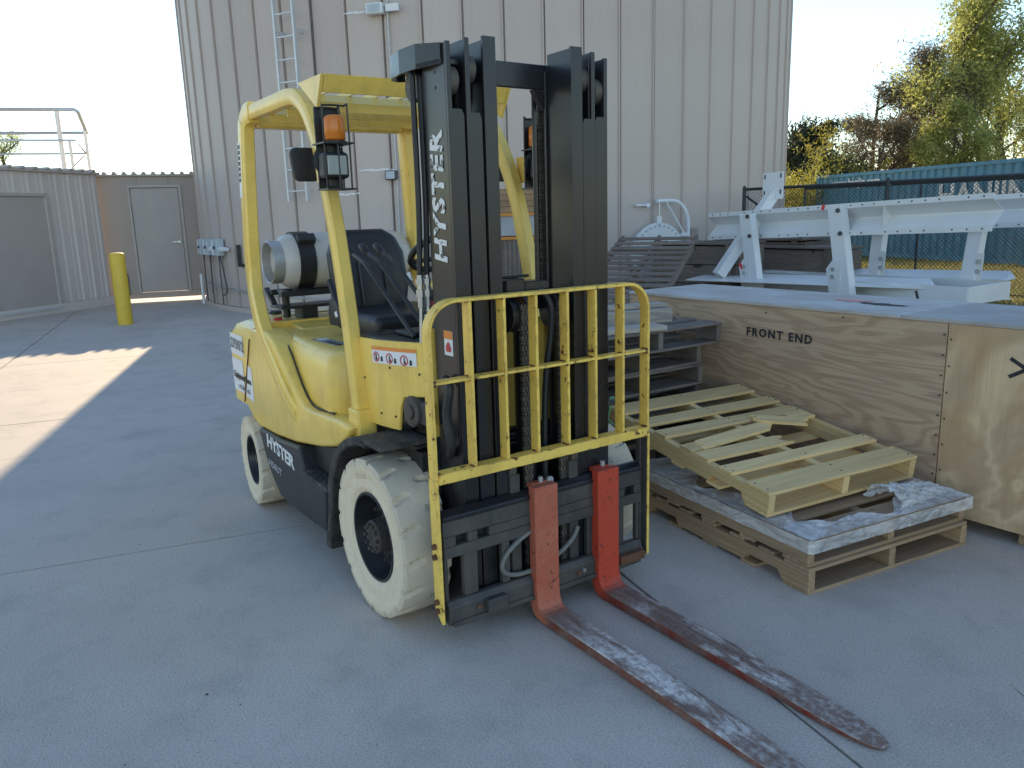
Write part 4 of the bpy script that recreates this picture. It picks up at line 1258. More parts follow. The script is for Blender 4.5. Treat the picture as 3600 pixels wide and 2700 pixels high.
place_text('HANJIN', 0.85, 'print_white', ct, (6.9, .012, CHT - 0.86), (1, 0, 0), (0, 0, 1), 'lettering', depth=0.002, bold=0.02)

# ------------------------------------------------------------------ trees
def tree(label, base, height, radius, leaf, kind='round', nleaf=9000, lsize=0.11, seed=1, group=None, name='tree', lean=0.0, crown_lo=0.25, twig=0.7):
    q = random.Random(seed); rs = np.random.RandomState(seed)
    o = thing(name, label, 'shrub' if name == 'shrub' else 'tree', base, group=group)
    segs = []
    tips = []
    mb = MB()
    def grow(p, d, L, r, lev):
        n = 4; pts = [p]; rr = [r]; cur = Vector(p); dd = Vector(d)
        for i in range(n):
            dd = (dd + Vector((q.uniform(-.16, .16), q.uniform(-.16, .16), q.uniform(-.05, .14)))).normalized()
            cur = cur + dd * (L / n); pts.append(cur.copy()); rr.append(r * (1 - .16 * (i + 1)))
        mb.tube(pts, rr, 6 if lev == 0 else (5 if lev == 1 else 3), False)
        if lev >= 1:
            for pp in pts[1:]: tips.append((pp, lev))
        if lev < 3:
            m = (7 if lev == 0 else 4) if kind != 'shrub' else 4
            for k in range(m):
                t = q.uniform(.35, 1.0) if lev else crown_lo + (1 - crown_lo) * (k + q.random()) / m
                i = min(n - 1, int(t * n)); pp = pts[i] + (pts[i + 1] - pts[i]) * (t * n - i)
                az = q.uniform(0, 2 * PI); el = q.uniform(.25, .95) if kind != 'spruce' else q.uniform(-.15, .25)
                nd = Vector((math.cos(az) * math.cos(el), math.sin(az) * math.cos(el), math.sin(el)))
                nd = (nd + dd * .35).normalized()
                f = (1 - t * .55) if lev == 0 else 1
                LL = (radius * 1.0 * f if lev == 0 else L * q.uniform(.45, .7))
                grow(pp, nd, LL, max(.008, r * (.42 if lev == 0 else .5)), lev + 1)
    if kind == 'shrub':
        for k in range(7):
            az = 2 * PI * k / 7; grow(Vector((0, 0, -.05)), Vector((math.cos(az) * .5, math.sin(az) * .5, 1)).normalized(), height * q.uniform(.5, .8), .03, 1)
    else:
        grow(Vector((0, 0, -.1)), Vector((lean, 0, 1)).normalized(), height * (.92 if kind != 'spruce' else .98), height * .018 + .04, 0)
    mb.build('trunk', 'bark', o, True)
    P = np.array([tuple(t[0]) for t in tips]); lv = np.array([t[1] for t in tips])
    wgt = np.where(lv >= 2, 1.0, .4); wgt = wgt / wgt.sum()
    idx = rs.choice(len(P), nleaf, p=wgt)
    c = P[idx] + rs.normal(0, 1, (nleaf, 3)) * (radius * .085)
    c[:, 2] = np.maximum(c[:, 2], .08)
    s = lsize * rs.uniform(.5, 1.25, nleaf)
    a = rs.normal(0, 1, (nleaf, 3)); a /= np.linalg.norm(a, axis=1)[:, None]
    b = rs.normal(0, 1, (nleaf, 3)); b -= a * (a * b).sum(1)[:, None]; b /= np.linalg.norm(b, axis=1)[:, None]
    v = np.stack([c - a * s[:, None], c + b * s[:, None] * twig * .5, c + a * s[:, None], c - b * s[:, None] * twig * .5], 1).reshape(-1, 3)
    me = bpy.data.meshes.new('crown')
    me.vertices.add(len(v)); me.vertices.foreach_set('co', v.ravel())
    me.loops.add(nleaf * 4); me.loops.foreach_set('vertex_index', np.arange(nleaf * 4, dtype=np.int32))
    me.polygons.add(nleaf); me.polygons.foreach_set('loop_start', np.arange(nleaf, dtype=np.int32) * 4)
    me.update(calc_edges=True)
    link('crown', me, leaf, o)
    return o
def gpt(px, py, depth, top):
    """base point under the ray, and the height of the ray at that depth"""
    p = at(px * 1.6275, top * 1.6275, depth)
    return Vector((p.x, p.y, -0.04)), p.z
TREES = [
    ('tall pale green spring tree rising beyond the blue container', 2125, 33, -6, 4.3, 'leaf_spring', 'round', 17000, .095, 3, .22, .75),
    ('tall yellow green spring tree behind the far end of the container', 2235, 36, 20, 4.2, 'leaf_spring', 'round', 16000, .095, 4, .2, .75),
    ('bushy brown budding tree behind the middle of the container', 1985, 35, 195, 3.6, 'leaf_brown', 'round', 24000, .10, 5, .12, .45),
    ('thin dark spruce with a pointed top behind the container', 1885, 38, 188, 2.2, 'leaf_brown', 'spruce', 12000, .11, 6, .12, .35),
    ('dense dark evergreen tree beside the tank', 1782, 33, 284, 2.3, 'leaf_ever', 'round', 26000, .11, 7, .05, .6),
    ('low brown tree with yellow buds left of the tall spring tree', 2060, 32, 262, 2.4, 'leaf_spring', 'round', 14000, .09, 8, .1, .6),
    ('brown leafless tree in front of the spruce', 1905, 34, 285, 2.3, 'leaf_brown', 'round', 11000, .10, 9, .1, .4),
    ('slender bare tree against the sky right of the tank', 1722, 44, 240, 2.0, 'leaf_brown', 'round', 1500, .09, 10, .2, .3),
    ('greenish budding tree behind the tall spring trees', 2175, 40, 150, 4.5, 'leaf_yellow', 'round', 15000, .09, 14, .08, .6),
    ('round bare tree beyond the guard railing', 2, 46, 300, 2.6, 'leaf_spring', 'round', 3500, .10, 11, .3, .5),
]
for lab, px, dpt, top, rad, lf, kd, nl, ls, sd, clo, tw in TREES:
    b, zt = gpt(px, 0, dpt, top)
    tree(lab, b, max(2.0, zt * 1.0), rad, lf, kd, nl, ls, sd, 'trees beyond the yard', crown_lo=clo, twig=tw)
for lab, px, dpt, top, rad, lf, nl, sd in (
    ('low yellow green shrub close beside the tank edge', 1722, 27, 335, 1.1, 'leaf_yellow', 5000, 21),
    ('bright yellow shrub at the near corner of the container', 1808, 31.5, 330, 1.0, 'leaf_yellow', 5000, 22),
    ('olive green shrub between the tank and the dark evergreen', 1745, 29, 375, 1.2, 'leaf_spring', 5000, 23)):
    b, zt = gpt(px, 0, dpt, top)
    tree(lab, b, max(1.2, zt), rad, lf, 'shrub', nl, .07, sd, 'shrubs by the container', 'shrub', twig=.6)
# distant wood
ng = 42000
rs = np.random.RandomState(5)
aa = np.radians(rs.uniform(92, 150, ng)); dd_ = rs.uniform(58, 74, ng)
hh_ = 1.0 + 7.0 * (0.5 + 0.3 * np.sin(aa * 37) + .2 * np.sin(aa * 91 + 1)) * rs.beta(1.2, 1.3, ng)
c = np.stack([CAM.x + dd_ * np.cos(aa), CAM.y + dd_ * np.sin(aa), hh_], 1)
a = rs.normal(0, 1, (ng, 3)); a /= np.linalg.norm(a, axis=1)[:, None]
b = rs.normal(0, 1, (ng, 3)); b -= a * (a * b).sum(1)[:, None]; b /= np.linalg.norm(b, axis=1)[:, None]
s = rs.uniform(.1, .3, ng)[:, None]
v = np.stack([c - a * s, c + b * s * .5, c + a * s, c - b * s * .5], 1).reshape(-1, 3)
me = bpy.data.meshes.new('far_wood'); me.vertices.add(len(v)); me.vertices.foreach_set('co', v.ravel())
me.loops.add(ng * 4); me.loops.foreach_set('vertex_index', np.arange(ng * 4, dtype=np.int32)); me.polygons.add(ng); me.polygons.foreach_set('loop_start', np.arange(ng, dtype=np.int32) * 4); me.update(calc_edges=True)
tag(link('far_wood', me, 'leaf_brown'), 'brown far-off wood behind the trees', 'wood', kind='stuff')
# grass beyond the fence
ng = 60000
xx = rs.uniform(-16, 4, ng); yy = rs.uniform(11.0, 24, ng)
h = rs.uniform(.04, .16, ng); an = rs.uniform(0, 2 * PI, ng); w = .012
p0 = np.stack([xx - w * np.cos(an), yy - w * np.sin(an), np.full(ng, -.04)], 1); p1 = np.stack([xx + w * np.cos(an), yy + w * np.sin(an), np.full(ng, -.04)], 1)
p2_ = np.stack([xx + rs.normal(0, .04, ng), yy + rs.normal(0, .04, ng), h - .04], 1)
v = np.stack([p0, p1, p2_], 1).reshape(-1, 3)
me = bpy.data.meshes.new('grass'); me.vertices.add(len(v)); me.vertices.foreach_set('co', v.ravel())
me.loops.add(ng * 3); me.loops.foreach_set('vertex_index', np.arange(ng * 3, dtype=np.int32)); me.polygons.add(ng); me.polygons.foreach_set('loop_start', np.arange(ng, dtype=np.int32) * 3); me.update(calc_edges=True)
tag(link('grass', me, 'leaf_grass'), 'sunlit dry yellow grass beyond the fence', 'grass', kind='stuff')
# a few dried oil spots
qo = random.Random(9)
for k, (px, py, r) in enumerate(((728, 2442, .006), (440, 2690, .0035), (845, 2478, .0035))):
    p = at_z(px, py, 0); mb = MB(); n = 16
    mb.add([(0, 0, .0012)] + [(r * math.cos(2 * PI * i / n) * qo.uniform(.6, 1.2), r * math.sin(2 * PI * i / n) * qo.uniform(.6, 1.2), .0012) for i in range(n)], [(0, 1 + i, 1 + (i + 1) % n) for i in range(n)])
    o = mb.build('oil_spot', 'joint_filler', pave); o.location = (p.x, p.y, 0)
# small grit on the concrete
mb = MB(); q = random.Random(3)
for k in range(150):
    px = q.uniform(0, 3600); py = q.uniform(1700, 2690)
    p = at_z(px, py, 0.0); r = q.uniform(.0012, .0035)
    if abs(p.y) < .62 and -2 < p.x < 1.7: continue
    mb.box((p.x, p.y, r * .7), (r * 2, r * q.uniform(1, 3), r * 1.4), Matrix.Rotation(q.uniform(0, PI), 3, 'Z'))
tag(mb.build('grit', 'plywood_top'), 'scattered tiny grit and wood chips on the concrete', 'grit', kind='stuff')

# ================================================================== forklift
painted('yellow_paint', (0.93, 0.615, 0.115), (0.17, 0.075, 0.03), 0.8, 0.003, 0.30, 11, 0.715, dirt=(0.42, 0.28, 0.07), dirt_amt=0.42, fade=(0.95, 0.67, 0.17))
painted('yellow_worn', (0.93, 0.61, 0.115), (0.19, 0.07, 0.026), 1.0, 0.008, 0.42, 20, 0.615, dirt=(0.34, 0.17, 0.055), dirt_amt=0.55)
painted('mast_black', (0.012, 0.013, 0.016), (0.12, 0.075, 0.048), 0.9, 0.004, 0.26, 9, 0.69, dirt=(0.05, 0.04, 0.032), dirt_amt=0.28, fade=(0.020, 0.021, 0.024))
painted('carriage_grey', (0.045, 0.042, 0.039), (0.16, 0.10, 0.06), 0.9, 0.004, 0.5, 10, 0.69, dirt=(0.13, 0.11, 0.088), dirt_amt=0.7)
painted('frame_black', (0.016, 0.017, 0.020), (0.12, 0.115, 0.11), 0.7, 0.004, 0.42, 13, 0.72, dirt=(0.07, 0.064, 0.056), dirt_amt=0.3)
simple('fender_black', (0.03, 0.029, 0.028), 0.75, var=0.4, scale=30, dirt=(0.15, 0.13, 0.105), dirt_amt=0.6, bump=0.5, bscale=90)
def mat_tyre():
    g = NT('tyre_cream')
    v = g.coord()
    x = g.sep(v)
    rad = g.math('SQRT', g.math('ADD', g.math('POWER', x[0], 2.0), g.math('POWER', x[2], 2.0)))
    n = g.noise(v, 7, 7, 0.7); n2 = g.noise(v, 45, 4, 0.6)
    c = g.mix(g.ramp(n, 0.3, 0.7), (0.84, 0.70, 0.50), (0.74, 0.61, 0.43))
    c = g.mix(g.math('MULTIPLY', g.ramp(n2, 0.5, 0.75), 0.3), c, (0.44, 0.36, 0.26))
    # road dirt sits on the running surface
    tread = g.noise(v, 3.5, 6, 0.6)
    c = g.mix(g.math('MULTIPLY', g.attr_mask(), g.ramp(tread, 0.25, 0.65, 0.35, 0.75)), c, (0.50, 0.43, 0.335))
    g.col(c); g.rough(0.78); g.bump(n2, 0.2, 0.004)
    M['tyre_cream'] = g.m
def _attr_mask(s):
    n = _n(s.t, 'Attribute'); n.attribute_name = 'tread'
    return n.outputs['Fac']
NT.attr_mask = _attr_mask
mat_tyre()
def mat_chip():
    g = NT('chipped_white'); v = g.coord()
    g.col(g.mix(g.ramp(g.noise(v, 38, 5, 0.7), 0.56, 0.60), (0.78, 0.77, 0.74), (0.05, 0.05, 0.05))); g.rough(0.5); M['chipped_white'] = g.m
mat_chip()
simple('print_silver', (0.45, 0.45, 0.46), 0.45, var=0.1)
simple('rim_black', (0.014, 0.015, 0.02), 0.38, var=0.3, dirt=(0.07, 0.066, 0.06), dirt_amt=0.35)
simple('hub_dirt', (0.085, 0.07, 0.058), 0.8, var=0.5, scale=22, bump=0.4)
simple('bright_steel', (0.55, 0.55, 0.55), 0.35, 0.8, var=0.15)
simple('chain_steel', (0.155, 0.135, 0.11), 0.6, 0.35, var=0.35, scale=18)
simple('rubber_hose', (0.028, 0.029, 0.031), 0.5, var=0.2)
simple('grey_hose', (0.20, 0.19, 0.17), 0.6, var=0.25)
simple('seat_vinyl', (0.017, 0.018, 0.022), 0.42, var=0.25, scale=12)
simple('gas_white', (0.66, 0.63, 0.59), 0.38, var=0.12, scale=5, dirt=(0.33, 0.28, 0.22), dirt_amt=0.4)
simple('amber_lens', (0.80, 0.22, 0.02), 0.18, var=0.15)
simple('lamp_glass', (0.42, 0.44, 0.40), 0.12, var=0.15)
simple('rust_steel', (0.17, 0.075, 0.038), 0.8, var=0.4, scale=25)
def mat_fork(name, red, fade):
    g = NT(name)
    v = g.coord(); x = g.sep(v)
    n = g.noise(v, 12, 8, 0.7); n2 = g.noise(g.coord((1, 1, 1)), 42, 5, 0.7); nb = g.noise(g.coord((0.42, 1, 1)), 7.5, 8, 0.70, 0.4)
    c = g.mix(g.ramp(nb, 0.3, 0.7), red, fade)
    crack = g.ramp(g.noise(v, 30, 5, 0.75, 1.6), 0.60, 0.63)
    c = g.mix(g.math('MULTIPLY', crack, 0.85), c, (0.05, 0.03, 0.025))
    geo = _n(g.t, 'NewGeometry'); upf = g.ramp(g.sep(geo.outputs['Normal'])[2], 0.35, 0.6)
    rust = g.mix(g.ramp(n2, 0.35, 0.7), (0.25, 0.155, 0.12), (0.125, 0.075, 0.058))
    edge_red = g.mix(g.ramp(n, 0.35, 0.6), rust, tuple(q * 0.42 for q in red))
    blade = g.mix(upf, edge_red, rust)
    zone = g.ramp(g.math('ABSOLUTE', g.math('SUBTRACT', x[0], 1.12)), 0.62, 0.30)
    zone = g.math('MULTIPLY', zone, upf)
    scr = g.noise(g.coord((0.05, 1, 1)), 60, 4, 0.65)
    sm = g.math('MULTIPLY', g.ramp(nb, 0.46, 0.56), g.math('MULTIPLY', g.ramp(n2, 0.30, 0.55), g.ramp(scr, 0.32, 0.58, 0.6, 1.0)))
    rust = g.mix(g.math('MULTIPLY', g.ramp(scr, 0.52, 0.66), 0.45), rust, (0.36, 0.29, 0.255))
    blade = g.mix(upf, edge_red, rust)
    blade = g.mix(g.math('MULTIPLY', sm, zone), blade, (0.80, 0.73, 0.68))
    far = g.math('MULTIPLY', g.ramp(x[0], 1.2, 1.5), g.ramp(n2, 0.44, 0.62))
    blade = g.mix(g.math('MULTIPLY', g.math('MULTIPLY', far, upf), 0.6), blade, (0.58, 0.52, 0.48))
    isb = g.math('MAXIMUM', g.ramp(g.math('ADD', x[0], g.math('MULTIPLY', n, 0.10)), 0.52, 0.58), 0.0)
    c = g.mix(isb, c, blade)
    e = g.math('MULTIPLY', g.edge(0.004), g.ramp(n, 0.45, 0.6))
    c = g.mix(g.math('MULTIPLY', e, 0.8), c, (0.10, 0.06, 0.045))
    g.col(c); g.rough(0.62); g.bump(n2, 0.25, 0.003)
    M[name] = g.m
mat_fork('fork_faded', (0.46, 0.095, 0.052), (0.52, 0.165, 0.092))
mat_fork('fork_red', (0.55, 0.05, 0.018), (0.50, 0.065, 0.03))

FK = thing('forklift', 'yellow forklift with black mast, red forks and cream solid tyres', 'forklift')
def both(fn, *a, **k):
    fn(-1, *a, **k); fn(1, *a, **k)
def part(mb, name, mat, parent=None, **k):
    return mb.build(name, mat, parent or FK, **k)
def mir(mb, s):
    return mb if s < 0 else mb.mirror_y()

# ---- wheels
def tyre_mesh(Rr, Wd, rim, nlug, name):
    NT_ = 240; ys = [-.5, -.47, -.42, -.34, -.26, -.18, -.10, -.04, .04, .10, .18, .26, .34, .42, .47, .5]
    vs = []; tr = []
    prof_in = rim
    rings = []
    rows = []
    # sidewall rows then tread rows
    def rtread(yf, th):
        f = (th / (2 * PI) * nlug + (0.5 if yf > 0 else 0.0) + (abs(yf) - .12) * (0.55)) % 1.0
        g = 0.0
        if abs(yf) > 0.13:
            wdt = 0.11 + 0.07 * (abs(yf) - .13) / .37
            if f < wdt or f > 1 - wdt * .25: g = 0.014
        f2 = (th / (2 * PI) * nlug + (0.5 if yf > 0 else 0) - abs(yf) * 1.6 + .4) % 1.0
        if abs(yf) > .06 and abs(yf) < .40 and f2 < .055: g = max(g, 0.004)
        crown = -0.004 * (abs(yf) / .5) ** 2 - (0.012 if abs(yf) > .48 else 0.0)
        return Rr - g + crown
    side = [(-.40, rim), (-.44, rim + .012), (-.46, rim + .02), (-.475, rim + .03), (-.455, rim + (Rr - rim) * .35), (-.46, rim + (Rr - rim) * .55), (-.485, rim + (Rr - rim) * .62), (-.50, Rr - .035)]
    for a, r in side: rows.append(('s', a, r))
    for y in ys: rows.append(('t', y, 0))
    for a, r in reversed(side): rows.append(('s', -a, r))
    for kind, a, r in rows:
        for k in range(NT_):
            th = 2 * PI * k / NT_
            if kind == 't':
                rr = rtread(a, th)
            else:
                rr = r
                if abs(r - (Rr - .035)) < 1e-6 and rtread(.5 if a > 0 else -.5, th) < Rr - .026: rr = r - .004
            aa = a
            if kind == 's' and r > Rr - .04:
                aa = a * (0.955 if rtread(.5 if a > 0 else -.5, th) < Rr - .024 else 1.0)
            vs.append((rr * math.cos(th), aa * Wd, rr * math.sin(th))); tr.append(1.0 if kind == 't' else 0.0)
    n = NT_; fs = []
    for i in range(len(rows) - 1):
        for k in range(n):
            j = (k + 1) % n
            fs.append((i * n + k, (i + 1) * n + k, (i + 1) * n + j, i * n + j))
    mb = MB(); mb.add(vs, fs)
    me = mb.mesh(name, True)
    at_ = me.attributes.new('tread', 'FLOAT', 'POINT'); at_.data.foreach_set('value', tr)
    return me
def wheel(cx, cz, s, yout, Rr, Wd, rim, nlug, drive, me):
    """outer face at y = s*yout"""
    yc = s * (yout - Wd / 2)
    w = bpy.data.objects.new('wheel', None); COL.objects.link(w); w.parent = FK; w.location = (cx, yc, cz)
    t = link('tyre', me, 'tyre_cream', w)
    if s > 0: t.rotation_euler = (0, 0, PI)
    if not drive: w.rotation_euler = (0, 0, R(-4))
    o = -Wd / 2 * 0.80; m = lambda y: y if s < 0 else -y
    rimb = MB(); pr = [(Wd / 2 * .78, rim + .001), (o, rim + .001), (o - .006, rim - .004), (o - .004, rim - .012), (o + .03, rim - .018), (o + .075, rim - .035), (o + .085, rim * .45), (o + .085, .01)]
    rimb.lathe([(m(a), r) for a, r in pr], (0, 0, 0), 'y', 48); rimb.build('rim', 'rim_black', w, True)
    hb = MB(); k0 = o + .085
    pr = [(k0, rim * .46), (k0 - .02, rim * .44), (k0 - .03, rim * .37), (k0 - .085 if drive else k0 - .05, rim * .37), (k0 - .09 if drive else k0 - .055, rim * .34), (k0 - .09 if drive else k0 - .055, rim * .17), (k0 - .084 if drive else k0 - .07, rim * .15), (k0 - .084 if drive else k0 - .07, .005)]
    hb.lathe([(m(a), r) for a, r in pr], (0, 0, 0), 'y', 32); hub = hb.build('hub', 'hub_dirt', w, True)
    if drive:
        for k in range(10):
            a = 2 * PI * k / 10
            b = MB(); b.cyl((rim * .285 * math.cos(a), m(k0 - .089), rim * .285 * math.sin(a)), (rim * .285 * math.cos(a), m(k0 - .103), rim * .285 * math.sin(a)), .0088, seg=6); b.build('hub_bolt', 'hub_dirt', w)
    for k in range(6):
        a = 2 * PI * k / 6 + .35
        b = MB(); p = (rim * .66 * math.cos(a), rim * .66 * math.sin(a))
        b.cyl((p[0], m(k0), p[1]), (p[0], m(k0 - .02), p[1]), .0125, seg=6); b.cyl((p[0], m(k0 - .02), p[1]), (p[0], m(k0 - .034), p[1]), .007, seg=6); b.build('lug_nut', 'bright_steel' if k % 2 else 'hub_dirt', w)
    return w
tmd = tyre_mesh(.3246, .20, .184, 16, 'tyre'); tms = tyre_mesh(.2555, .165, .1435, 14, 'tyre')
for s in (-1, 1):
    wheel(0, .3246, s, .584, .3246, .20, .184, 16, True, tmd)
    wheel(-1.609, .2555, s, .585, .2555, .165, .1435, 14, False, tms)
place_text('7.00-12', .030, 'tyre_cream', [o for o in FK.children if o.name.startswith('wheel')][0], (-.055, -.10 * .97 , .243), (1, 0, .25), (-.2, 0, 1), 'sidewall_lettering', depth=.002)
mb = MB(); mb.cyl((0, -.45, .3246), (0, .45, .3246), .075, seg=16); mb.bb(-.12, .12, -.30, .30, .20, .46); part(mb, 'drive_axle', 'frame_black')
mb = MB(); mb.cyl((-1.609, -.45, .2555), (-1.609, .45, .2555), .05, seg=12); mb.bb(-1.70, -1.52, -.30, .30, .16, .36); part(mb, 'steer_axle', 'frame_black')

# ---- counterweight
def cw_ring(z, rear, half, inset):
    pts = []
    xf = -1.50
    r = .17
    xr = rear + inset; h = half - inset
    pts.append((xf, -h)); pts.append((xr + r, -h))
    for k in range(1, 7):
        a = PI / 2 * k / 6
        pts.append((xr + r - r * math.sin(a), -h + r - r * math.cos(a)))
    pts.append((xr - .012, 0))
    for k in range(6, 0, -1):
        a = PI / 2 * k / 6
        pts.append((xr + r - r * math.sin(a), h - r + r * math.cos(a)))
    pts.append((xr + r, h)); pts.append((xf, h))
    return [(x, y, z) for x, y in pts]
mb = MB(); mb.ring_loft([cw_ring(.545, -2.05, .55, .015), cw_ring(.56, -2.055, .552, .0), cw_ring(.80, -2.065, .552, 0), cw_ring(.95, -2.02, .552, 0), cw_ring(1.005, -1.96, .552, .012), cw_ring(1.03, -1.90, .552, .045), cw_ring(1.035, -1.87, .552, .08)])
cwo = part(mb, 'counterweight', 'yellow_paint', smooth=True)
mb = MB(); mb.prism([(-2.02, .23), (-2.02, .54), (-1.45, .54), (-1.45, .30), (-1.60, .23)], -.33, .33); part(mb, 'counterweight_base', 'frame_black', bevel=.02)
# number and company decals wrap the rear corner: thin plates following the side
def decal(x0, x1, z0, z1, y, mat, parent, name='decal', skew=0.0):
    b = MB(); b.prism([(x0, z0), (x1, z0), (x1, z1), (x0, z1)], y, y - .0015); return b.build(name, mat, parent)
YS = -.5570
def cwrap(x0, x1, z0, z1, off, nseg=14):
    """strip on the counterweight side that bends round the rear corner; x measured along the outline from the side"""
    b = MB(); vs = []
    r = .17; xr = -2.06
    for i in range(nseg + 1):
        s = x0 + (x1 - x0) * i / nseg
        if s > xr + r:
            p = (s, -.552 - off)
        else:
            a = min(PI / 2, (xr + r - s) / r)
            p = (xr + r - (r + off) * math.sin(a), -.552 + r - (r + off) * math.cos(a))
        vs += [(p[0], p[1], z0), (p[0], p[1], z1)]
    b.add(vs, [(2 * i, 2 * i + 1, 2 * i + 3, 2 * i + 2) for i in range(nseg)])
    return b
cwrap(-2.02, -1.66, .835, .955, .002).build('number_decal', 'print_white', cwo)
place_text('275972', .082, 'print_grey', cwo, (-1.775, YS - .001, .893), (1, 0, -.03), (0, 0, 1), 'number', depth=.0008, bold=.001)
cwrap(-2.05, -1.70, .62, .81, .002).build('company_decal', 'print_white', cwo)
b = MB(); b.prism([(-1.675, .615), (-1.53, .60), (-1.53, .785), (-1.588, .80)], -.5572, -.5558); b.build('company_decal', 'print_white', cwo)
place_text('EquipmentShare', .050, 'print_black', cwo, (-1.715, YS - .0015, .712), (1, 0, -.02), (0, 0, 1), 'company_name', depth=.0008, bold=.001)
place_text('1-97-800-6-276', .036, 'print_grey', cwo, (-1.70, YS - .0015, .648), (1, 0, -.02), (0, 0, 1), 'phone_number', depth=.0008)
# ---- side shells
shell = [(-1.72, .572), (-1.60, .505), (-1.493, .476), (-1.20, .485), (-.888, .515), (-.55, .57), (-.376, .61), (-.29, .645), (-.22, .69), (-.187, .735), (-.33, .742), (-.63, .722), (-.727, .725), (-.80, .76), (-.886, .832), (-1.02, .925), (-1.129, .998), (-1.24, 1.03), (-1.49, 1.01), (-1.52, .955)]
for s in (-1, 1):
    b = MB(); b.prism(shell, -.555, -.43); so = part(mir(b, s), 'side_shell', 'yellow_paint', smooth=True, bevel=.018, bseg=3)
    # dark shut line to the counterweight
    b = MB(); b.bar((-1.515, -.5555, .955), (-1.725, -.5555, .572), .004, .007, (0, 1, 0)); mir(b, s).build('shut_line', 'rust_steel', so)

# ---- black chassis skirts with step
for s in (-1, 1):
    b = MB()
    b.prism([(-1.432, .482), (-1.334, .323), (-1.263, .250), (-1.157, .172), (-.9, .165), (-.506, .18), (-.47, .40), (-.754, .412), (-.80, .517), (-1.1, .488)], -.575, -.42)
    ch = part(mir(b, s), 'chassis_skirt', 'frame_black', bevel=.012, bseg=2)
    b = MB(); b.prism([(-.80, .517), (-.75, .414), (-.47, .402), (-.40, .42), (-.37, .60)], -.50, -.40); part(mir(b, s), 'step_back', 'frame_black', bevel=.006)
    b = MB(); b.prism([(-.77, .39), (-.44, .385), (-.44, .406), (-.77, .413)], -.582, -.40); st = part(mir(b, s), 'step', 'fender_black', bevel=.004)
    for k in range(6):
        for j in range(2):
            c = MB(); c.box((-.74 + k * .05, -.55 + j * .04, .4125 - k * .001), (.028, .012, .006)); mir(c, s).build('tread_bar', 'fender_black', st)
    # fender: arch strip from the top plate round the back of the wheel to a flap
    arc = []
    for a in np.radians(np.linspace(86, 176, 12)):
        arc.append((.425 * math.cos(a) - .01, .3246 + .405 * math.sin(a)))
    arc += [(-.452, .26), (-.50, .125)]
    inner = [(-.435, .122), (-.425, .26)]
    for a in np.radians(np.linspace(176, 86, 12)):
        inner.append((.372 * math.cos(a) - .01, .3246 + .372 * math.sin(a)))
    b = MB(); b.prism(arc + inner, -.585, -.37); part(mir(b, s), 'fender', 'fender_black', smooth=True, bevel=.006)
    b = MB(); b.bb(-.02, .16, -.585, -.37, .715, .735); part(mir(b, s), 'fender_plate', 'fender_black', bevel=.004)
    # chassis plate behind the wheel
    b = MB(); b.bb(-.42, .19, -.36, -.33, .16, .74); part(mir(b, s), 'frame_plate', 'frame_black')
place_text('HYSTER', .094, 'chipped_white', FK, (-1.085, -.5775, .428), (1, 0, -.075), (0, 0, 1), 'side_lettering', xs=1.30, depth=.001, bold=.0035, spacing=.95)
place_text('H50UT', .054, 'print_silver', FK, (-1.185, -.5775, .317), (1, 0, -.07), (0, 0, 1), 'model_lettering', xs=1.25, depth=.001, bold=.0004, spacing=1.05)
mb = MB(); mb.bb(-1.33, .16, -.41, .41, .22, .68); part(mb, 'chassis', 'frame_black')
mb = MB(); mb.bb(-.62, .12, -.42, .42, .685, .70); part(mb, 'floor_plate', 'fender_black', bevel=.003)

# ---- engine hood
def hood_ring(z, grow, dz=0.0):
    x0, x1, h, r = -1.55, -.42, .43, .10
    pts = []
    def corner(cx, cy, a0):
        for k in range(6):
            a = a0 + PI / 2 * k / 5
            pts.append((cx + (r) * math.cos(a), cy + (r) * math.sin(a)))
    corner(x1 - r + grow, h - r + grow, 0); corner(x0 + r - grow, h - r + grow, PI / 2); corner(x0 + r - grow, -h + r - grow, PI); corner(x1 - r + grow, -h + r - grow, 1.5 * PI)
    return [(x, y * (1.0 + .16 * max(0, min(1, (x + 1.40) / .70))), z) for x, y in pts]
mb = MB(); mb.ring_loft([hood_ring(.70, .010), hood_ring(.75, .022), hood_ring(.86, .026), hood_ring(.94, .020), hood_ring(.978, .008), hood_ring(.996, -.012), hood_ring(1.004, -.04), hood_ring(1.006, -.07)])
hd = part(mb, 'hood', 'yellow_paint', smooth=True)
mb = MB(); mb.prism([(-1.88, 1.034), (-1.56, 1.030), (-1.30, 1.012), (-1.28, 1.0), (-1.90, 1.0)], -.33, .33); rh = part(mb, 'rear_hood_cover', 'yellow_paint', bevel=.006, bseg=2)
for s in (-1, 1):
    b = MB(); b.tube(smooth_path([(-1.26, s * .47, 1.012), (-1.17, s * .478, .996), (-1.02, s * .495, .934), (-.886, s * .510, .842), (-.80, s * .512, .768), (-.727, s * .512, .730), (-.63, s * .518, .727), (-.44, s * .518, .740)], 4), .0045, 6); part(b, 'rubber_seal', 'black_plastic', smooth=True)
mb = MB(); mb.bar((-1.55, -.43, 1.010), (-1.30, .43, 1.0075), .008, .01); mb.build('hood_gap', 'black_plastic', hd)
mb = MB(); mb.bar((-1.74, -.30, 1.037), (-1.84, .30, 1.037), .008, .004); mb.build('cover_gap', 'black_plastic', rh)
mb = MB(); mb.lathe([(1.035, .038), (1.05, .038), (1.055, .03)], (-1.90, -.28, 0), 'z', 16); part(mb, 'filler_cap', 'black_plastic', smooth=True)
mb = MB(); mb.lathe([(1.01, .022), (1.045, .026), (1.05, .02)], (-1.58, -.37, 0), 'z', 12); part(mb, 'red_cap', 'print_red', smooth=True)
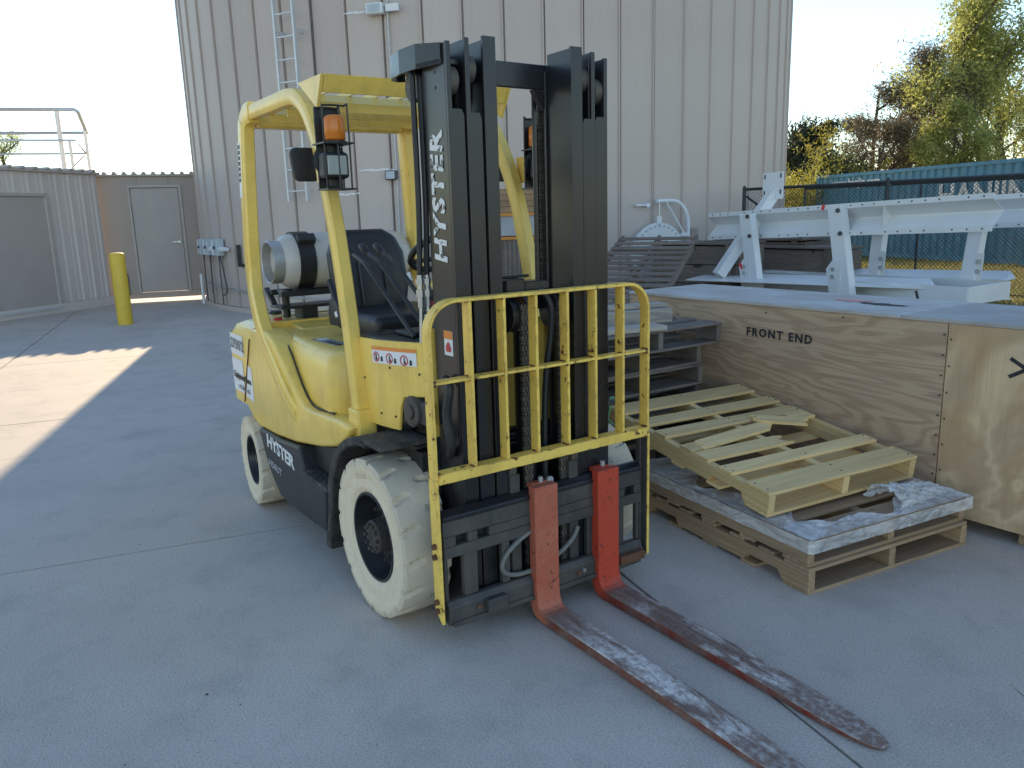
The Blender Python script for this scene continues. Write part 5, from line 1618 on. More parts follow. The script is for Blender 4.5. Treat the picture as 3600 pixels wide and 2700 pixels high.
mb = MB(); mb.box((-.78, -.385, 1.0065), (.26, .07, .003), Matrix.Rotation(.05, 3, 'Z')); hp = part(mb, 'data_plate', 'print_grey')
mb = MB(); mb.box((-.70, -.395, 1.0095), (.14, .018, .002), Matrix.Rotation(.05, 3, 'Z')); mb.build('barcode', 'print_black', hp)
for k in range(4):
    mb = MB(); mb.box((-.865, -.405 + k * .013, 1.0095), (.06, .006, .002)); mb.build('text_line', 'print_white', hp)

# ---- overhead guard
rprof = [(-.030, -.038), (.030, -.038), (.040, -.028), (.040, .028), (.030, .038), (-.030, .038), (-.040, .028), (-.040, -.028)]
for s in (-1, 1):
    P = lambda x, y, z: (x, y * -s, z) if False else (x, s * abs(y), z)
    path = [P(-.77, .49, .62), P(-.85, .53, .67), P(-.95, .543, .745), P(-1.11, .537, .86), P(-1.30, .528, 1.00), P(-1.42, .515, 1.12), P(-1.53, .493, 1.25), P(-1.545, .485, 1.50), P(-1.54, .462, 2.00), P(-1.53, .455, 2.075), P(-1.49, .45, 2.112), P(-1.42, .448, 2.118)]
    b = MB(); pr = [(q[0] * .80 , q[1] * 1.35) for q in rprof]
    b.sweep(smooth_path(path, 5), pr); rl = part(b, 'guard_leg', 'yellow_paint', smooth=True)
    gpth = smooth_path([(p[0] + (.012 if i > 4 else .02), p[1] - s * .0 , p[2] + (.02 if 0 < i < 5 else 0)) for i, p in enumerate(path[1:-2])], 5)
    # recessed-looking bead along the leg
    b = MB(); b.sweep([(p[0] + .012, p[1] + s * .0305, p[2]) for p in smooth_path(path[1:-2], 5)], [(-.004, -.012), (.004, -.012), (.004, .012), (-.004, .012)]); b.build('bead', 'yellow_paint', rl, smooth=True)
    path = [P(-1.46, .448, 2.118), P(-1.1, .446, 2.118), P(-.85, .446, 2.116), P(-.73, .448, 2.085), P(-.62, .452, 2.005), P(-.52, .459, 1.87), P(-.44, .468, 1.70), P(-.37, .472, 1.48), P(-.31, .474, 1.20), P(-.27, .476, .95), P(-.238, .478, .72)]
    b = MB(); pr = [(q[0] * .72, q[1] * .92) for q in rprof]
    b.sweep(smooth_path(path, 5), pr); fl = part(b, 'guard_rail', 'yellow_paint', smooth=True)
    b = MB(); b.prism([(-.295, .665), (-.175, .665), (-.185, .80), (-.29, .80)], -.518, -.435); b = mir(b, s); b.build('leg_socket', 'yellow_paint', FK, bevel=.01, bseg=2)
    # triangular header gusset
    b = MB(); b.prism([(-.72, 2.154), (-.44, 2.152), (-.515, 2.025)], -.466, -.452); part(mir(b, s), 'header_gusset', 'yellow_paint', bevel=.002)
b = MB(); b.prism([(-.44, 2.152), (-.452, 2.155), (-.492, 2.088), (-.480, 2.085)], -.45, .45); part(b, 'guard_header', 'yellow_paint', bevel=.002)
for x in (-.74, -.98, -1.22):
    b = MB(); b.prism([(x, 2.045), (x + .006, 2.045), (x + .006, 2.085), (x - .062, 2.126), (x - .066, 2.120), (x, 2.081)], -.43, .43); part(b, 'roof_slat', 'yellow_paint')
for y in (-.32, -.19, -.06, .07, .20, .33):
    b = MB(); b.bb(-1.48, -.50, y - .004, y + .004, 2.127, 2.15); part(b, 'roof_bar', 'yellow_paint')
b = MB(); b.bb(-1.56, -1.47, -.42, .42, 2.05, 2.13); part(b, 'rear_header', 'yellow_paint', bevel=.01)
# inspection sticker on the rear leg
b = MB(); b.bb(-1.60, -1.588, -.5062, -.472, 1.70, 1.99)
b = MB(); b.prism([(-1.585, 1.70), (-1.55, 1.70), (-1.55, 1.98), (-1.585, 1.98)], -.5095, -.5085); b.v = [(x, y + (z - 1.70) * .045, z) for x, y, z in b.v]; stk = part(b, 'scale_sticker', 'print_white')
for k in range(7):
    c = MB(); z = 1.78 + k * .028
    c.prism([(-1.58, z), (-1.555, z), (-1.555, z + .02), (-1.58, z + .02)], -.5112, -.5100); c.v = [(x, y + (zz - 1.70) * .045, zz) for x, y, zz in c.v]; c.build('scale_mark', 'print_black', stk)

# grab handle on the far front pillar
b = MB(); b.tube(smooth_path([(-.44, .47, 1.64), (-.475, .50, 1.62), (-.48, .505, 1.53), (-.45, .50, 1.46), (-.39, .475, 1.43)], 5), .014, 8); part(b, 'grab_handle', 'yellow_paint', smooth=True)

# ---- lights and mirrors on the front pillars
for s in (-1, 1):
    lg = bpy.data.objects.new('front_light', None); COL.objects.link(lg); lg.parent = FK
    y0 = .425
    def L(b, dx=.135, dy=-.078):
        b.v = [(x + dx, y + dy, z) for x, y, z in b.v]; return mir(b, s)
    b = MB(); b.prism([(-.45, 1.72), (-.29, 1.72), (-.29, 1.84), (-.47, 1.84)], -.512, -.502); L(b, 0, 0).build('mount_plate', 'yellow_paint', lg, bevel=.002)
    # cage bars (x = front -.36, back -.45)
    b = MB()
    for xx in (-.375, -.455):
        b.tube(smooth_path([(xx, -.475, 1.86), (xx, -.475, 1.985), (xx, -.465, 2.0), (xx, -.385, 2.0), (xx, -.372, 1.985), (xx, -.372, 1.69)], 3), .004, 5)
        b.tube([(xx, -.475, 1.86), (xx, -.475, 1.69)], .004, 5)
    b.tube([(-.362, -.425, 1.86), (-.362, -.425, 1.69)], .004, 5)
    L(b).build('cage', 'black_steel', lg)
    b = MB(); b.box((-.41, -.425, 1.861), (.12, .125, .006)); b.box((-.41, -.42, 1.688), (.11, .12, .006)); b.box((-.462, -.425, 1.845), (.006, .10, .31)); L(b).build('bracket', 'black_steel', lg)
    b = MB(); b.lathe([(1.872, .010), (1.872, .040), (1.88, .044), (1.955, .044), (1.968, .036), (1.97, .008)], (-.41, -.415, 0), 'z', 8); L(b).build('beacon', 'amber_lens', lg, smooth=True, bevel=.006)
    b = MB(); b.lathe([(1.864, .045), (1.872, .045)], (-.41, -.415, 0), 'z', 12); L(b).build('beacon_base', 'black_plastic', lg)
    b = MB(); b.box((-.40, -.432, 1.778), (.07, .105, .10)); wl = L(b).build('work_light', 'black_plastic', lg, bevel=.014, bseg=2)
    b = MB(); b.box((-.3635, -.432, 1.778), (.006, .078, .072)); L(b).build('lens', 'lamp_glass', lg, bevel=.002)
    b = MB(); b.cyl((-.43, -.43, 1.70), (-.43, -.43, 1.855), .016, seg=8); L(b).build('stalk', 'black_plastic', lg)
    b = MB(); b.lathe([(-.47, .01), (-.47, .055), (-.44, .07), (-.435, .05)], (0, -.43, 1.80), 'x', 16); L(b).build('reflector_back', 'black_plastic', lg, smooth=True)
    # mirror
    pts = []
    for cx_, cz_, a0 in ((-.475, 1.845, 0), (-.545, 1.845, PI / 2), (-.535, 1.765, PI), (-.475, 1.765, 1.5 * PI)):
        for k in range(5):
            a = a0 + PI / 2 * k / 4; pts.append((cx_ + .028 * math.cos(a), cz_ + .030 * math.sin(a)))
    b = MB(); b.prism(pts, -.62, -.59, 'x'); L(b, 0, .006).build('mirror', 'black_plastic', lg, smooth=True, bevel=.008, bseg=2)

# ---- seat
def rbox(x0, x1, y0, y1, z0, z1, r, name, mat, parent, seg=3, shear=None):
    b = MB(); b.bb(x0, x1, y0, y1, z0, z1)
    if shear: b.v = [(x + (z - z0) * shear, y, z) for x, y, z in b.v]
    return b.build(name, mat, parent, smooth=True, bevel=r, bseg=seg)
seat = bpy.data.objects.new('seat', None); COL.objects.link(seat); seat.parent = FK
rbox(-1.05, -.52, -.255, .225, 1.03, 1.135, .035, 'cushion', 'seat_vinyl', seat)
rbox(-1.02, -.60, -.22, .19, 1.005, 1.035, .005, 'seat_base', 'black_plastic', seat)
b = MB(); pts = []
outl = [(-.20, 1.10), (-.235, 1.22), (-.235, 1.40), (-.20, 1.485), (-.13, 1.52), (.07, 1.52), (.135, 1.485), (.175, 1.40), (.18, 1.22), (.15, 1.10)]
b.prism(outl, -1.10, -1.0, 'x'); b.v = [(x - (z - 1.10) * .18, y, z) for x, y, z in b.v]; b.build('backrest', 'seat_vinyl', seat, smooth=True, bevel=.03, bseg=3)
for y in (-.10, .04):
    b = MB(); b.tube([(-.995, y, 1.14), (-1.035, y, 1.36)], .006, 5); b.build('seam', 'seat_vinyl', seat)
for s in (-1, 1):
    y = -.29 if s < 0 else .235
    b = MB(); b.prism([(-1.02, 1.05), (-.86, 1.06), (-.84, 1.12), (-.93, 1.20), (-1.0, 1.19), (-1.03, 1.12)], y, y + .045); hr = b.build('hip_restraint', 'black_plastic', seat, smooth=True, bevel=.014, bseg=2)
    b = MB(); b.tube([(-.90, y + .02, 1.12), (-1.02, y + .02, 1.275)], .016, 8); b.build('arm', 'black_plastic', seat, smooth=True)
b = MB(); b.prism([(-.915, 1.10), (-.885, 1.11), (-.90, 1.135), (-.93, 1.125)], -.2935, -.2915); b.build('white_tag', 'print_white', seat)
b = MB(); b.box((-.70, .16, 1.15), (.03, .06, .02)); b.build('belt_buckle', 'print_red', seat)

# ---- gas cylinder on its cradle
gc = bpy.data.objects.new('gas_cylinder', None); COL.objects.link(gc); gc.parent = FK
GX, GZ, GR = -1.625, 1.352, .155
b = MB(); pr = []
for k in range(9):
    a = PI / 2 * k / 8; pr.append((-.33 - .075 * math.cos(a) , GR * (math.sin(a) * .52 + .48) if k else .09))
pr = [(-.405, .02), (-.405, .075), (-.385, .115), (-.35, .142), (-.30, GR), (.30, GR), (.35, .142), (.385, .115), (.405, .075), (.405, .02)]
b.lathe(pr, (GX, 0, GZ), 'y', 40); b.build('shell', 'gas_white', gc, smooth=True)
b = MB(); b.lathe([(-.375, .118), (-.44, .118), (-.445, .113), (-.44, .108), (-.375, .108)], (GX, 0, GZ), 'y', 36); b.build('foot_ring', 'galvanised', gc, smooth=True)
b = MB(); b.lathe([(.375, .105), (.47, .105), (.47, .098), (.375, .098)], (GX, 0, GZ), 'y', 36); b.build('collar', 'gas_white', gc, smooth=True)
for y in (-.265, .18):
    b = MB(); b.lathe([(y - .045, GR + .001), (y - .045, GR + .008), (y + .045, GR + .008), (y + .045, GR + .001)], (GX, 0, GZ), 'y', 40); b.build('strap', 'black_plastic', gc, smooth=True)
b = MB(); b.box((GX + .12, -.26, GZ + .12), (.05, .10, .05), Matrix.Rotation(.8, 3, 'Y')); b.build('strap_latch', 'black_steel', gc, bevel=.004)
b = MB(); b.bb(GX - .12, GX - .06, -.36, .36, 1.165, 1.195); b.bb(GX + .06, GX + .12, -.36, .36, 1.165, 1.195); b.bb(GX - .11, GX + .11, -.33, -.29, 1.165, 1.193); b.bb(GX - .11, GX + .11, .29, .33, 1.165, 1.193)
b.build('cradle', 'black_steel', gc, bevel=.004)
b = MB(); b.bar((GX - .14, -.36, 1.20), (GX - .02, -.36, 1.12), .03, .02); b.cyl((GX, -.30, 1.04), (GX, -.30, 1.17), .022, seg=8); b.cyl((GX, .28, 1.04), (GX, .28, 1.17), .022, seg=8); b.bb(GX - .05, GX + .09, -.24, -.15, 1.036, 1.10); b.bb(GX - .1, GX + .1, -.36, .36, 1.095, 1.11); b.build('pedestal', 'black_steel', gc, bevel=.003)

for ch in gc.children:
    if ch.name.split('.')[0] in ('shell', 'foot_ring', 'collar', 'strap', 'strap_latch'): ch.location.y = .06
# ---- cowl, console, steering
cw2 = []
mb = MB()
vs = []
top = [(-.25, -.462), (-.10, -.455), (.015, -.430), (.03, -.426), (.05, -.42), (.16, -.385), (.185, -.30)]
def cowl_panel(pts, z0f, z1, th):
    b = MB(); n = len(pts)
    out = [(x, y) for x, y in pts]; inn = [(x - .0, y + th) for x, y in pts]
    vs = [(x, y, z0f(x)) for x, y in out] + [(x, y, z1(x)) for x, y in out] + [(x, y, z0f(x)) for x, y in inn] + [(x, y, z1(x)) for x, y in inn]
    fs = []
    for i in range(n - 1):
        fs += [(i, i + 1, n + i + 1, n + i), (2 * n + i, 3 * n + i, 3 * n + i + 1, 2 * n + i + 1), (i, 2 * n + i, 2 * n + i + 1, i + 1), (n + i, n + i + 1, 3 * n + i + 1, 3 * n + i)]
    fs += [(0, n, 3 * n, 2 * n), (n - 1, 3 * n - 1, 4 * n - 1, 2 * n - 1)]
    b.add(vs, fs); return b
for s in (-1, 1):
    b = cowl_panel(top, lambda x: .745 if x < .02 else (.84 if x < .04 else .885 + (x - .05) * .12), lambda x: 1.095 + (x + .25) * .03, .012)
    # add a notch column: rear piece reaches down, front piece stops higher
    cwl = part(mir(b, s), 'cowl_side', 'yellow_paint', smooth=False, bevel=.003)
b = MB(); b.bb(.165, .18, -.375, .375, .72, 1.16); part(b, 'cowl_front', 'yellow_paint', bevel=.004)
b = MB(); b.prism([(-.26, -.455), (-.10, -.45), (.05, -.415), (.16, -.38), (.16, .38), (-.02, .40), (-.12, .2), (-.14, -.10), (-.26, -.14)], 1.085, 1.108, 'z'); con = part(b, 'console', 'black_plastic', bevel=.008, bseg=2)
b = MB(); b.lathe([(1.1085, .05), (1.114, .05), (1.114, .042), (1.09, .04), (1.089, .002)], (-.19, -.36, 0), 'z', 20); b.build('cup_holder', 'black_plastic', con, smooth=True)
b = MB(); b.bb(-.12, .02, -.36, -.27, 1.1085, 1.128); b.build('switch_pod', 'black_plastic', con, bevel=.006)
b = MB(); b.bb(.06, .12, -.34, -.24, 1.1085, 1.13); b.build('lever_base', 'black_plastic', con, bevel=.006)
b = MB(); b.box((-.02, -.24, 1.15), (.05, .05, .075)); b.build('valve_block', 'galvanised', con, bevel=.004)
# cowl side warning decal
def yon(x):
    for (x0, y0), (x1, y1) in zip(top[:-1], top[1:]):
        if x0 <= x <= x1: return y0 + (y1 - y0) * (x - x0) / (x1 - x0)
    return top[-1][1]
def cdecal(x0, x1, z0, z1, off, mat, parent, name):
    xs = sorted(set([x0, x1] + [x for x, _ in top if x0 < x < x1]))
    b = MB(); vs = []
    for x in xs: vs += [(x, yon(x) - off, z0 + (x - x0) * .03), (x, yon(x) - off, z1 + (x - x0) * .03)]
    b.add(vs, [(2 * i, 2 * i + 1, 2 * i + 3, 2 * i + 2) for i in range(len(xs) - 1)])
    return b.build(name, mat, parent)
for x_, z_ in ((.14, .985), (-.215, .93), (-.09, .80), (.0, .80), (-.02, .995)):
    c = MB(); c.cyl((x_, yon(x_) - .0005, z_), (x_, yon(x_) - .004, z_), .005, seg=6); c.build('screw', 'black_steel', FK)
wd = cdecal(-.135, .13, 1.005, 1.072, .0022, 'print_white', FK, 'warning_decal')
cdecal(-.135, .13, 1.058, 1.072, .0032, 'print_orange', wd, 'decal_band')
for k in range(3):
    x = -.10 + k * .083
    me = MB(); n = 18; r0, r1 = .021, .016
    yy = lambda q: yon(q) - .0036
    vs = []
    for i in range(n):
        a = 2 * PI * i / n
        for r in (r0, r1):
            vs.append((x + r * math.cos(a), yy(x + r * math.cos(a)), 1.032 + r * math.sin(a)))
    me.add(vs, [(2 * i, 2 * i + 1, 2 * ((i + 1) % n) + 1, 2 * ((i + 1) % n)) for i in range(n)])
    me.add([(x - .014, yy(x) - .0002, 1.043), (x - .011, yy(x) - .0002, 1.046), (x + .014, yy(x + .014) - .0002, 1.021), (x + .011, yy(x + .011) - .0002, 1.018)], [(0, 1, 2, 3)])
    me.build('prohibition_ring', 'print_red', wd)
    me = MB(); me.add([(x - .006, yy(x) + .0004, 1.018), (x + .007, yy(x) + .0004, 1.018), (x + .004, yy(x) + .0004, 1.044), (x - .005, yy(x) + .0004, 1.044)], [(0, 1, 2, 3)])
    me.add([(x + .026, yy(x + .03) - .0, 1.016), (x + .042, yy(x + .042), 1.016), (x + .040, yy(x + .04), 1.036), (x + .030, yy(x + .03), 1.036)], [(0, 1, 2, 3)])
    me.build('pictogram', 'print_black', wd)
# steering wheel
stw = bpy.data.objects.new('steering', None); COL.objects.link(stw); stw.parent = FK
sc_ = Vector((-.43, .055, 1.415)); sn = Vector((-.55, 0, .83)).normalized(); e1 = Vector((0, 1, 0)); e2 = sn.cross(e1)
b = MB(); pts = [sc_ + e1 * (.155 * math.cos(a)) + e2 * (.155 * math.sin(a)) for a in [2 * PI * k / 32 for k in range(33)]]
b.tube(pts, .015, 8, False); b.build('wheel_rim', 'black_plastic', stw, smooth=True)
b = MB()
for a in (.5, 2.6, 4.7):
    b.tube([sc_ - sn * .03, sc_ + e1 * (.15 * math.cos(a)) + e2 * (.15 * math.sin(a))], .011, 6)
b.build('spokes', 'black_plastic', stw)
b = MB(); b.cyl(sc_ - sn * .02, sc_ - sn * .50, .035, .05, 12); b.build('column', 'black_plastic', stw, smooth=True)
b = MB(); b.bb(-.32, -.20, -.05, .17, 1.20, 1.36); b.v = [(x + (z - 1.2) * -.3, y, z) for x, y, z in b.v]; b.build('dash', 'black_plastic', stw, bevel=.02, bseg=2)
# levers
for k, y in enumerate((-.36, -.29, -.22)):
    lv = bpy.data.objects.new('lever', None); COL.objects.link(lv); lv.parent = FK
    b = MB(); b.tube(smooth_path([(-.50, y, 1.425), (-.40, y, 1.395), (-.33, y, 1.36), (.05, y - .0, 1.115)], 4), .0095, 8); b.build('rod', 'black_steel', lv, smooth=True)
    b = MB(); b.tube([(-.485, y, 1.42), (-.50, y, 1.425), (-.535, y, 1.447), (-.555, y, 1.452)], [.010, .016, .019, .016], 10); b.build('knob', 'black_plastic', lv, smooth=True)

# ================================================================== mast
MZ0 = .06
def rail_set(s):
    # outer rail
    def bld(b, nm): return part(mir(b, s), nm, 'mast_black', bevel=.002)
    b = MB(); b.bb(.20, .358, -.351, -.337, MZ0, 2.135)
    r1 = bld(b, 'outer_rail')
    def flange(y0, y1, strip, x0, x1, zt, notch, zn0=1.925, zn1=None, nm='flange'):
        b = MB()
        if notch:
            b.prism([(y0, MZ0), (y1, MZ0), (y1, zn0 - .02), (y1 - .01, zn0), (y0 + strip, zn0), (y0 + strip, zt), (y0, zt)], x0, x1, 'x')
        else:
            b.prism([(y0, MZ0), (y1, MZ0), (y1, zt), (y0, zt)], x0, x1, 'x')
        return mir(b, s)
    flange(-.3512, -.288, .017, .3585, .372, 2.137, True).build('front_flange', 'mast_black', r1, bevel=.0015)
    flange(-.337, -.30, .017, .19, .1995, 2.10, False).build('rear_flange', 'mast_black', r1, bevel=.0015)
    b = MB(); b.bb(.215, .366, -.276, -.264, MZ0, 2.15); r2 = part(mir(b, s), 'middle_rail', 'mast_black', bevel=.002)
    flange(-.2835, -.222, .018, .3665, .380, 2.152, True, 1.915).build('front_flange', 'mast_black', r2, bevel=.0015)
    flange(-.295, -.235, .018, .205, .2145, 2.10, False).build('rear_flange', 'mast_black', r2, bevel=.0015)
    b = MB(); b.bb(.225, .374, -.188, -.176, MZ0, 2.16); r3 = part(mir(b, s), 'inner_rail', 'mast_black', bevel=.002)
    flange(-.216, -.164, .0, .3745, .388, 2.162, False).build('front_flange', 'mast_black', r3, bevel=.0015)
    flange(-.21, -.165, .0, .214, .2245, 2.10, False).build('rear_flange', 'mast_black', r3, bevel=.0015)
    # guide rollers seen in the notches
    for y, z in ((-.318, 2.02), (-.248, 2.06), (-.318, .80), (-.235, .62)):
        c = MB(); c.cyl((.318, y - .02, z), (.318, y + .02, z), .048, seg=20); mir(c, s).build('roller', 'chain_steel', FK, smooth=True, bevel=.003)
    for z, in ((2.05,), (2.0,)):
        c = MB(); c.cyl((.29, -.353, z), (.29, -.346, z), .006, seg=6); mir(c, s).build('screw', 'black_steel', r1)
rail_set(-1); rail_set(1)
for (x0, x1, z0, z1, y) in ((.195, .215, 2.035, 2.125, .33), (.222, .238, 1.20, 1.28, .165), (.195, .215, .52, .66, .33), (.20, .30, .065, .16, .33)):
    b = MB(); b.bb(x0, x1, -y, y, z0, z1); part(b, 'cross_member', 'mast_black', bevel=.003)
b = MB(); b.prism([(.164, 2.033), (.164, 1.96), (.115, 2.033)], .19, .215, 'x'); part(b, 'corner_gusset', 'mast_black')
b = MB(); b.prism([(-.164, 2.033), (-.164, 1.96), (-.115, 2.033)], .19, .215, 'x'); part(b, 'corner_gusset', 'mast_black')
b = MB(); b.bb(.30, .34, .352, .372, 2.05, 2.11); part(b, 'rail_stop', 'mast_black', bevel=.002)
# hose sheave guard at the top
b = MB()
og = [(.345, -.358), (.22, -.385), (.10, -.388), (.02, -.375), (-.04, -.352), (-.062, -.32), (-.05, -.30)]
ig = [(-.04, -.292), (.05, -.285), (.20, -.280), (.345, -.285)]
b.prism(og + ig, 2.068, 2.088, 'z')
b.v = [(x, y, z + (.02 if x < .1 else 0)) for x, y, z in b.v]
sg = part(b, 'sheave_guard', 'mast_black', bevel=.003)
n = len(og); b = MB(); vs = []
for x, y in og: vs += [(x, y, 2.07), (x, y, 2.150 if x < .3 else 2.135), (x * .97 + .008, y + .008, 2.07), (x * .97 + .008, y + .008, 2.150 if x < .3 else 2.135)]
fs = []
for i in range(n - 1):
    a = 4 * i; c = 4 * i + 4
    fs += [(a, a + 1, c + 1, c), (a + 2, c + 2, c + 3, a + 3), (a + 1, a + 3, c + 3, c + 1), (a, c, c + 2, a + 2)]
fs += [(0, 2, 3, 1), (4 * n - 4, 4 * n - 3, 4 * n - 1, 4 * n - 2)]
b.add(vs, fs); b.build('guard_lip', 'mast_black', sg)
b = MB(); b.cyl((.11, -.345, 2.03), (.11, -.30, 2.03), .055, seg=20); b.build('sheave', 'chain_steel', sg, smooth=True)
# hoses up the outer rail, with fittings
for k, (x, y) in enumerate(((.165, -.372), (.165, -.343))):
    hs = bpy.data.objects.new('mast_hose', None); COL.objects.link(hs); hs.parent = FK
    b = MB(); b.tube(smooth_path([(x - .02, y, 1.36), (x, y, 1.6), (x, y, 2.0), (x - .005, y, 2.06), (x - .05, y + .005, 2.09)], 4), .011, 8); b.build('hose', 'rubber_hose', hs, smooth=True)
    b = MB(); b.cyl((x - .022, y, 1.24), (x - .02, y, 1.36), .012, seg=8); b.cyl((x - .022, y, 1.28), (x - .021, y, 1.305), .016, seg=6); b.cyl((x - .022, y, 1.325), (x - .021, y, 1.345), .016, seg=6); b.build('fitting', 'bright_steel', hs)
    b = MB(); b.cyl((x - .022, y, 1.24), (x + .00 - .02 + k * .02, y - .01, 1.06), .007, seg=8); b.build('hard_line', 'bright_steel', hs)
# text on the outer rail, reading upwards
place_text('HYSTER', .118, 'chipped_white', FK, (.285, -.3528, 1.63), (0, 0, 1), (-1, 0, 0), 'mast_lettering', depth=.001, bold=.004, shear=.12, spacing=1.12)
b = MB(); b.prism([(.275, 1.075), (.335, 1.075), (.335, 1.165), (.275, 1.165)], -.3535, -.3515); wl = part(b, 'mast_warning_label', 'print_white')
b = MB(); b.prism([(.275, 1.135), (.335, 1.135), (.335, 1.165), (.275, 1.165)], -.3545, -.3537); b.build('label_band', 'print_orange', wl)
b = MB(); b.prism([(.288, 1.088), (.322, 1.088), (.325, 1.10), (.310, 1.125), (.295, 1.12), (.285, 1.105)], -.3545, -.3537); b.build('pictogram', 'print_red', wl)

# lift cylinder, crosshead, chains
lc = bpy.data.objects.new('lift_cylinder', None); COL.objects.link(lc); lc.parent = FK
b = MB(); b.cyl((.295, -.015, .08), (.295, -.015, 1.135), .040, seg=24); b.build('barrel', 'mast_black', lc, smooth=True)
b = MB(); b.cyl((.295, -.015, 1.135), (.295, -.015, 1.165), .043, seg=24); b.build('gland', 'bright_steel', lc, smooth=True)
b = MB(); b.cyl((.295, -.015, 1.165), (.295, -.015, 1.26), .026, seg=20); b.build('rod', 'rust_steel', lc, smooth=True)
b = MB(); b.bb(.255, .335, -.115, .078, 1.262, 1.285); b.bb(.262, .345, -.12, -.035, 1.285, 1.335); b.bb(.262, .338, -.03, .085, 1.288, 1.322); b.bb(.275, .30, -.12, .02, 1.335, 1.345); b.build('crosshead', 'mast_black', lc, bevel=.004)
for y in (-.098, .115):
    b = MB(); b.cyl((.315, y - .014, 1.20), (.315, y + .014, 1.20), .060, seg=28); b.cyl((.315, y - .018, 1.20), (.315, y - .014, 1.20), .067, seg=28); b.cyl((.315, y + .014, 1.20), (.315, y + .018, 1.20), .067, seg=28); b.build('chain_sheave', 'mast_black', lc, smooth=True)
b = MB(); b.tube(smooth_path([(.33, .045, 1.29), (.36, .07, 1.23), (.35, .078, 1.12), (.33, .066, .95), (.32, .06, .70), (.32, .06, .3)], 5), .013, 8); b.build('hose', 'rubber_hose', lc, smooth=True)
b = MB(); b.tube(smooth_path([(.34, -.035, 1.26), (.365, -.02, 1.22), (.36, -.005, 1.185), (.33, .01, 1.20)], 5), .011, 8); b.build('pipe', 'black_steel', lc, smooth=True)
def chain(x, y, z0, z1, w, name='lift_chain'):
    o = bpy.data.objects.new(name, None)
    b = MB(); p = .0195; n = int((z1 - z0) / p)
    for k in range(n):
        z = z0 + (k + .5) * p
        if k % 2:
            for yy in (-.36, .0, .36): b.box((x, y + yy * w, z), (.017, w * .22, p * 1.05))
        else:
            for yy in (-.20, .20): b.box((x, y + yy * w, z), (.0155, w * .20, p * 1.05))
        b.box((x, y, z), (.0215 if False else .006, w * 1.02, .006))
        b.box((x + .0, y, z), (.0175, w * .9, .003))
    o = part(b, name, 'chain_steel')
    return o
chain(.372, -.062, .15, 1.245, .040); chain(.372, .112, .15, 1.255, .040); chain(.150, .200, 1.20, 2.04, .036)
b = MB(); b.cyl((.15, .168, 1.2), (.15, .168, 2.03), .012, seg=8); part(b, 'chain_rod', 'mast_black', smooth=True)
for y in (-.25, .25):
    b = MB(); b.cyl((.175, y, .10), (.175, y, 1.92), .030, seg=16); part(b, 'side_cylinder', 'mast_black', smooth=True)
# tilt cylinders
for s in (-1, 1):
    b = MB(); b.cyl((-.30, -.375, .62), (.05, -.375, .80), .042, seg=16); tc_ = part(mir(b, s), 'tilt_cylinder', 'frame_black', smooth=True)
    b = MB(); b.cyl((.10, -.42, .835), (.10, -.35, .835), .062, seg=20); b.cyl((.10, -.428, .835), (.10, -.42, .835), .03, seg=10); mir(b, s).build('clevis', 'carriage_grey', tc_, smooth=True, bevel=.004)
    b = MB(); b.bb(.10, .20, -.405, -.36, .79, .88); mir(b, s).build('lug', 'carriage_grey', tc_, bevel=.008)
b = MB(); b.tube(smooth_path([(.30, -.372, .99), (.34, -.378, .96), (.325, -.385, .86), (.34, -.38, .75), (.30, -.365, .70)], 5), .018, 8); part(b, 'tilt_hose', 'rubber_hose', smooth=True)

# ================================================================== carriage, backrest, forks
ca = bpy.data.objects.new('carriage', None); COL.objects.link(ca); ca.parent = FK
def cpt(b, nm, mat='carriage_grey', bev=.003): return b.build(nm, mat, ca, bevel=bev)
# upper fork bar built round its slots
b = MB(); b.bb(.40, .425, -.48, .485, .435, .495); b.bb(.402, .430, -.48, .485, .355, .398)
slots = [-.402, -.309, .42]
xs = sorted(slots); prev = -.48
for sy in xs:
    b.bb(.401, .4275, prev, sy - .026, .3985, .4345); prev = sy + .026
b.bb(.401, .4275, prev, .485, .3985, .4345)
cpt(b, 'upper_bar', bev=.0025)
b = MB(); b.bb(.385, .399, -.47, .475, .37, .46); cpt(b, 'upper_bar_back', 'mast_black')
b = MB(); b.prism([(.388, .496), (.43, .496), (.43, .512), (.40, .530), (.388, .530)], -.478, .482); cpt(b, 'hook_lip', 'mast_black')
b = MB(); b.prism([(.40, .10), (.432, .09), (.440, .11), (.440, .165), (.425, .185), (.40, .185)], -.475, .482); cpt(b, 'lower_bar', bev=.003)
b = MB(); b.bb(.425, .448, -.46, .47, .088, .108); cpt(b, 'lower_lip', 'carriage_grey')
for y0, y1 in ((-.395, -.335), (-.225, -.190), (.195, .23), (.335, .395), (-.478, -.462), (.465, .482)):
    b = MB(); b.bb(.395, .42, y0, y1, .1855, .3545); cpt(b, 'upright')
b = MB(); b.bb(.4405, .475, -.325, -.235, .112, .165); cpt(b, 'fork_stop_block', bev=.006)
b = MB(); b.bb(.4405, .47, .34, .475, .112, .15); cpt(b, 'wear_block', 'rust_steel', .004)
for y, z in ((-.35, .138), (.13, .135), (.155, .14)):
    b = MB(); b.cyl((.439, y, z), (.449, y, z), .010, seg=6); cpt(b, 'bolt', 'bright_steel' if y > .14 else 'rust_steel', 0)
b = MB(); pts = []
for k in range(33):
    a = PI * .10 + 2 * PI * k / 32 * .93
    pts.append((.405 + .025 * math.sin(a * .5), -.04 + .195 * math.cos(a), .295 + .085 * math.sin(a) + .035 * math.cos(a)))
b.tube(pts, .0095, 8); b.build('grease_hose', 'grey_hose', ca, smooth=True)
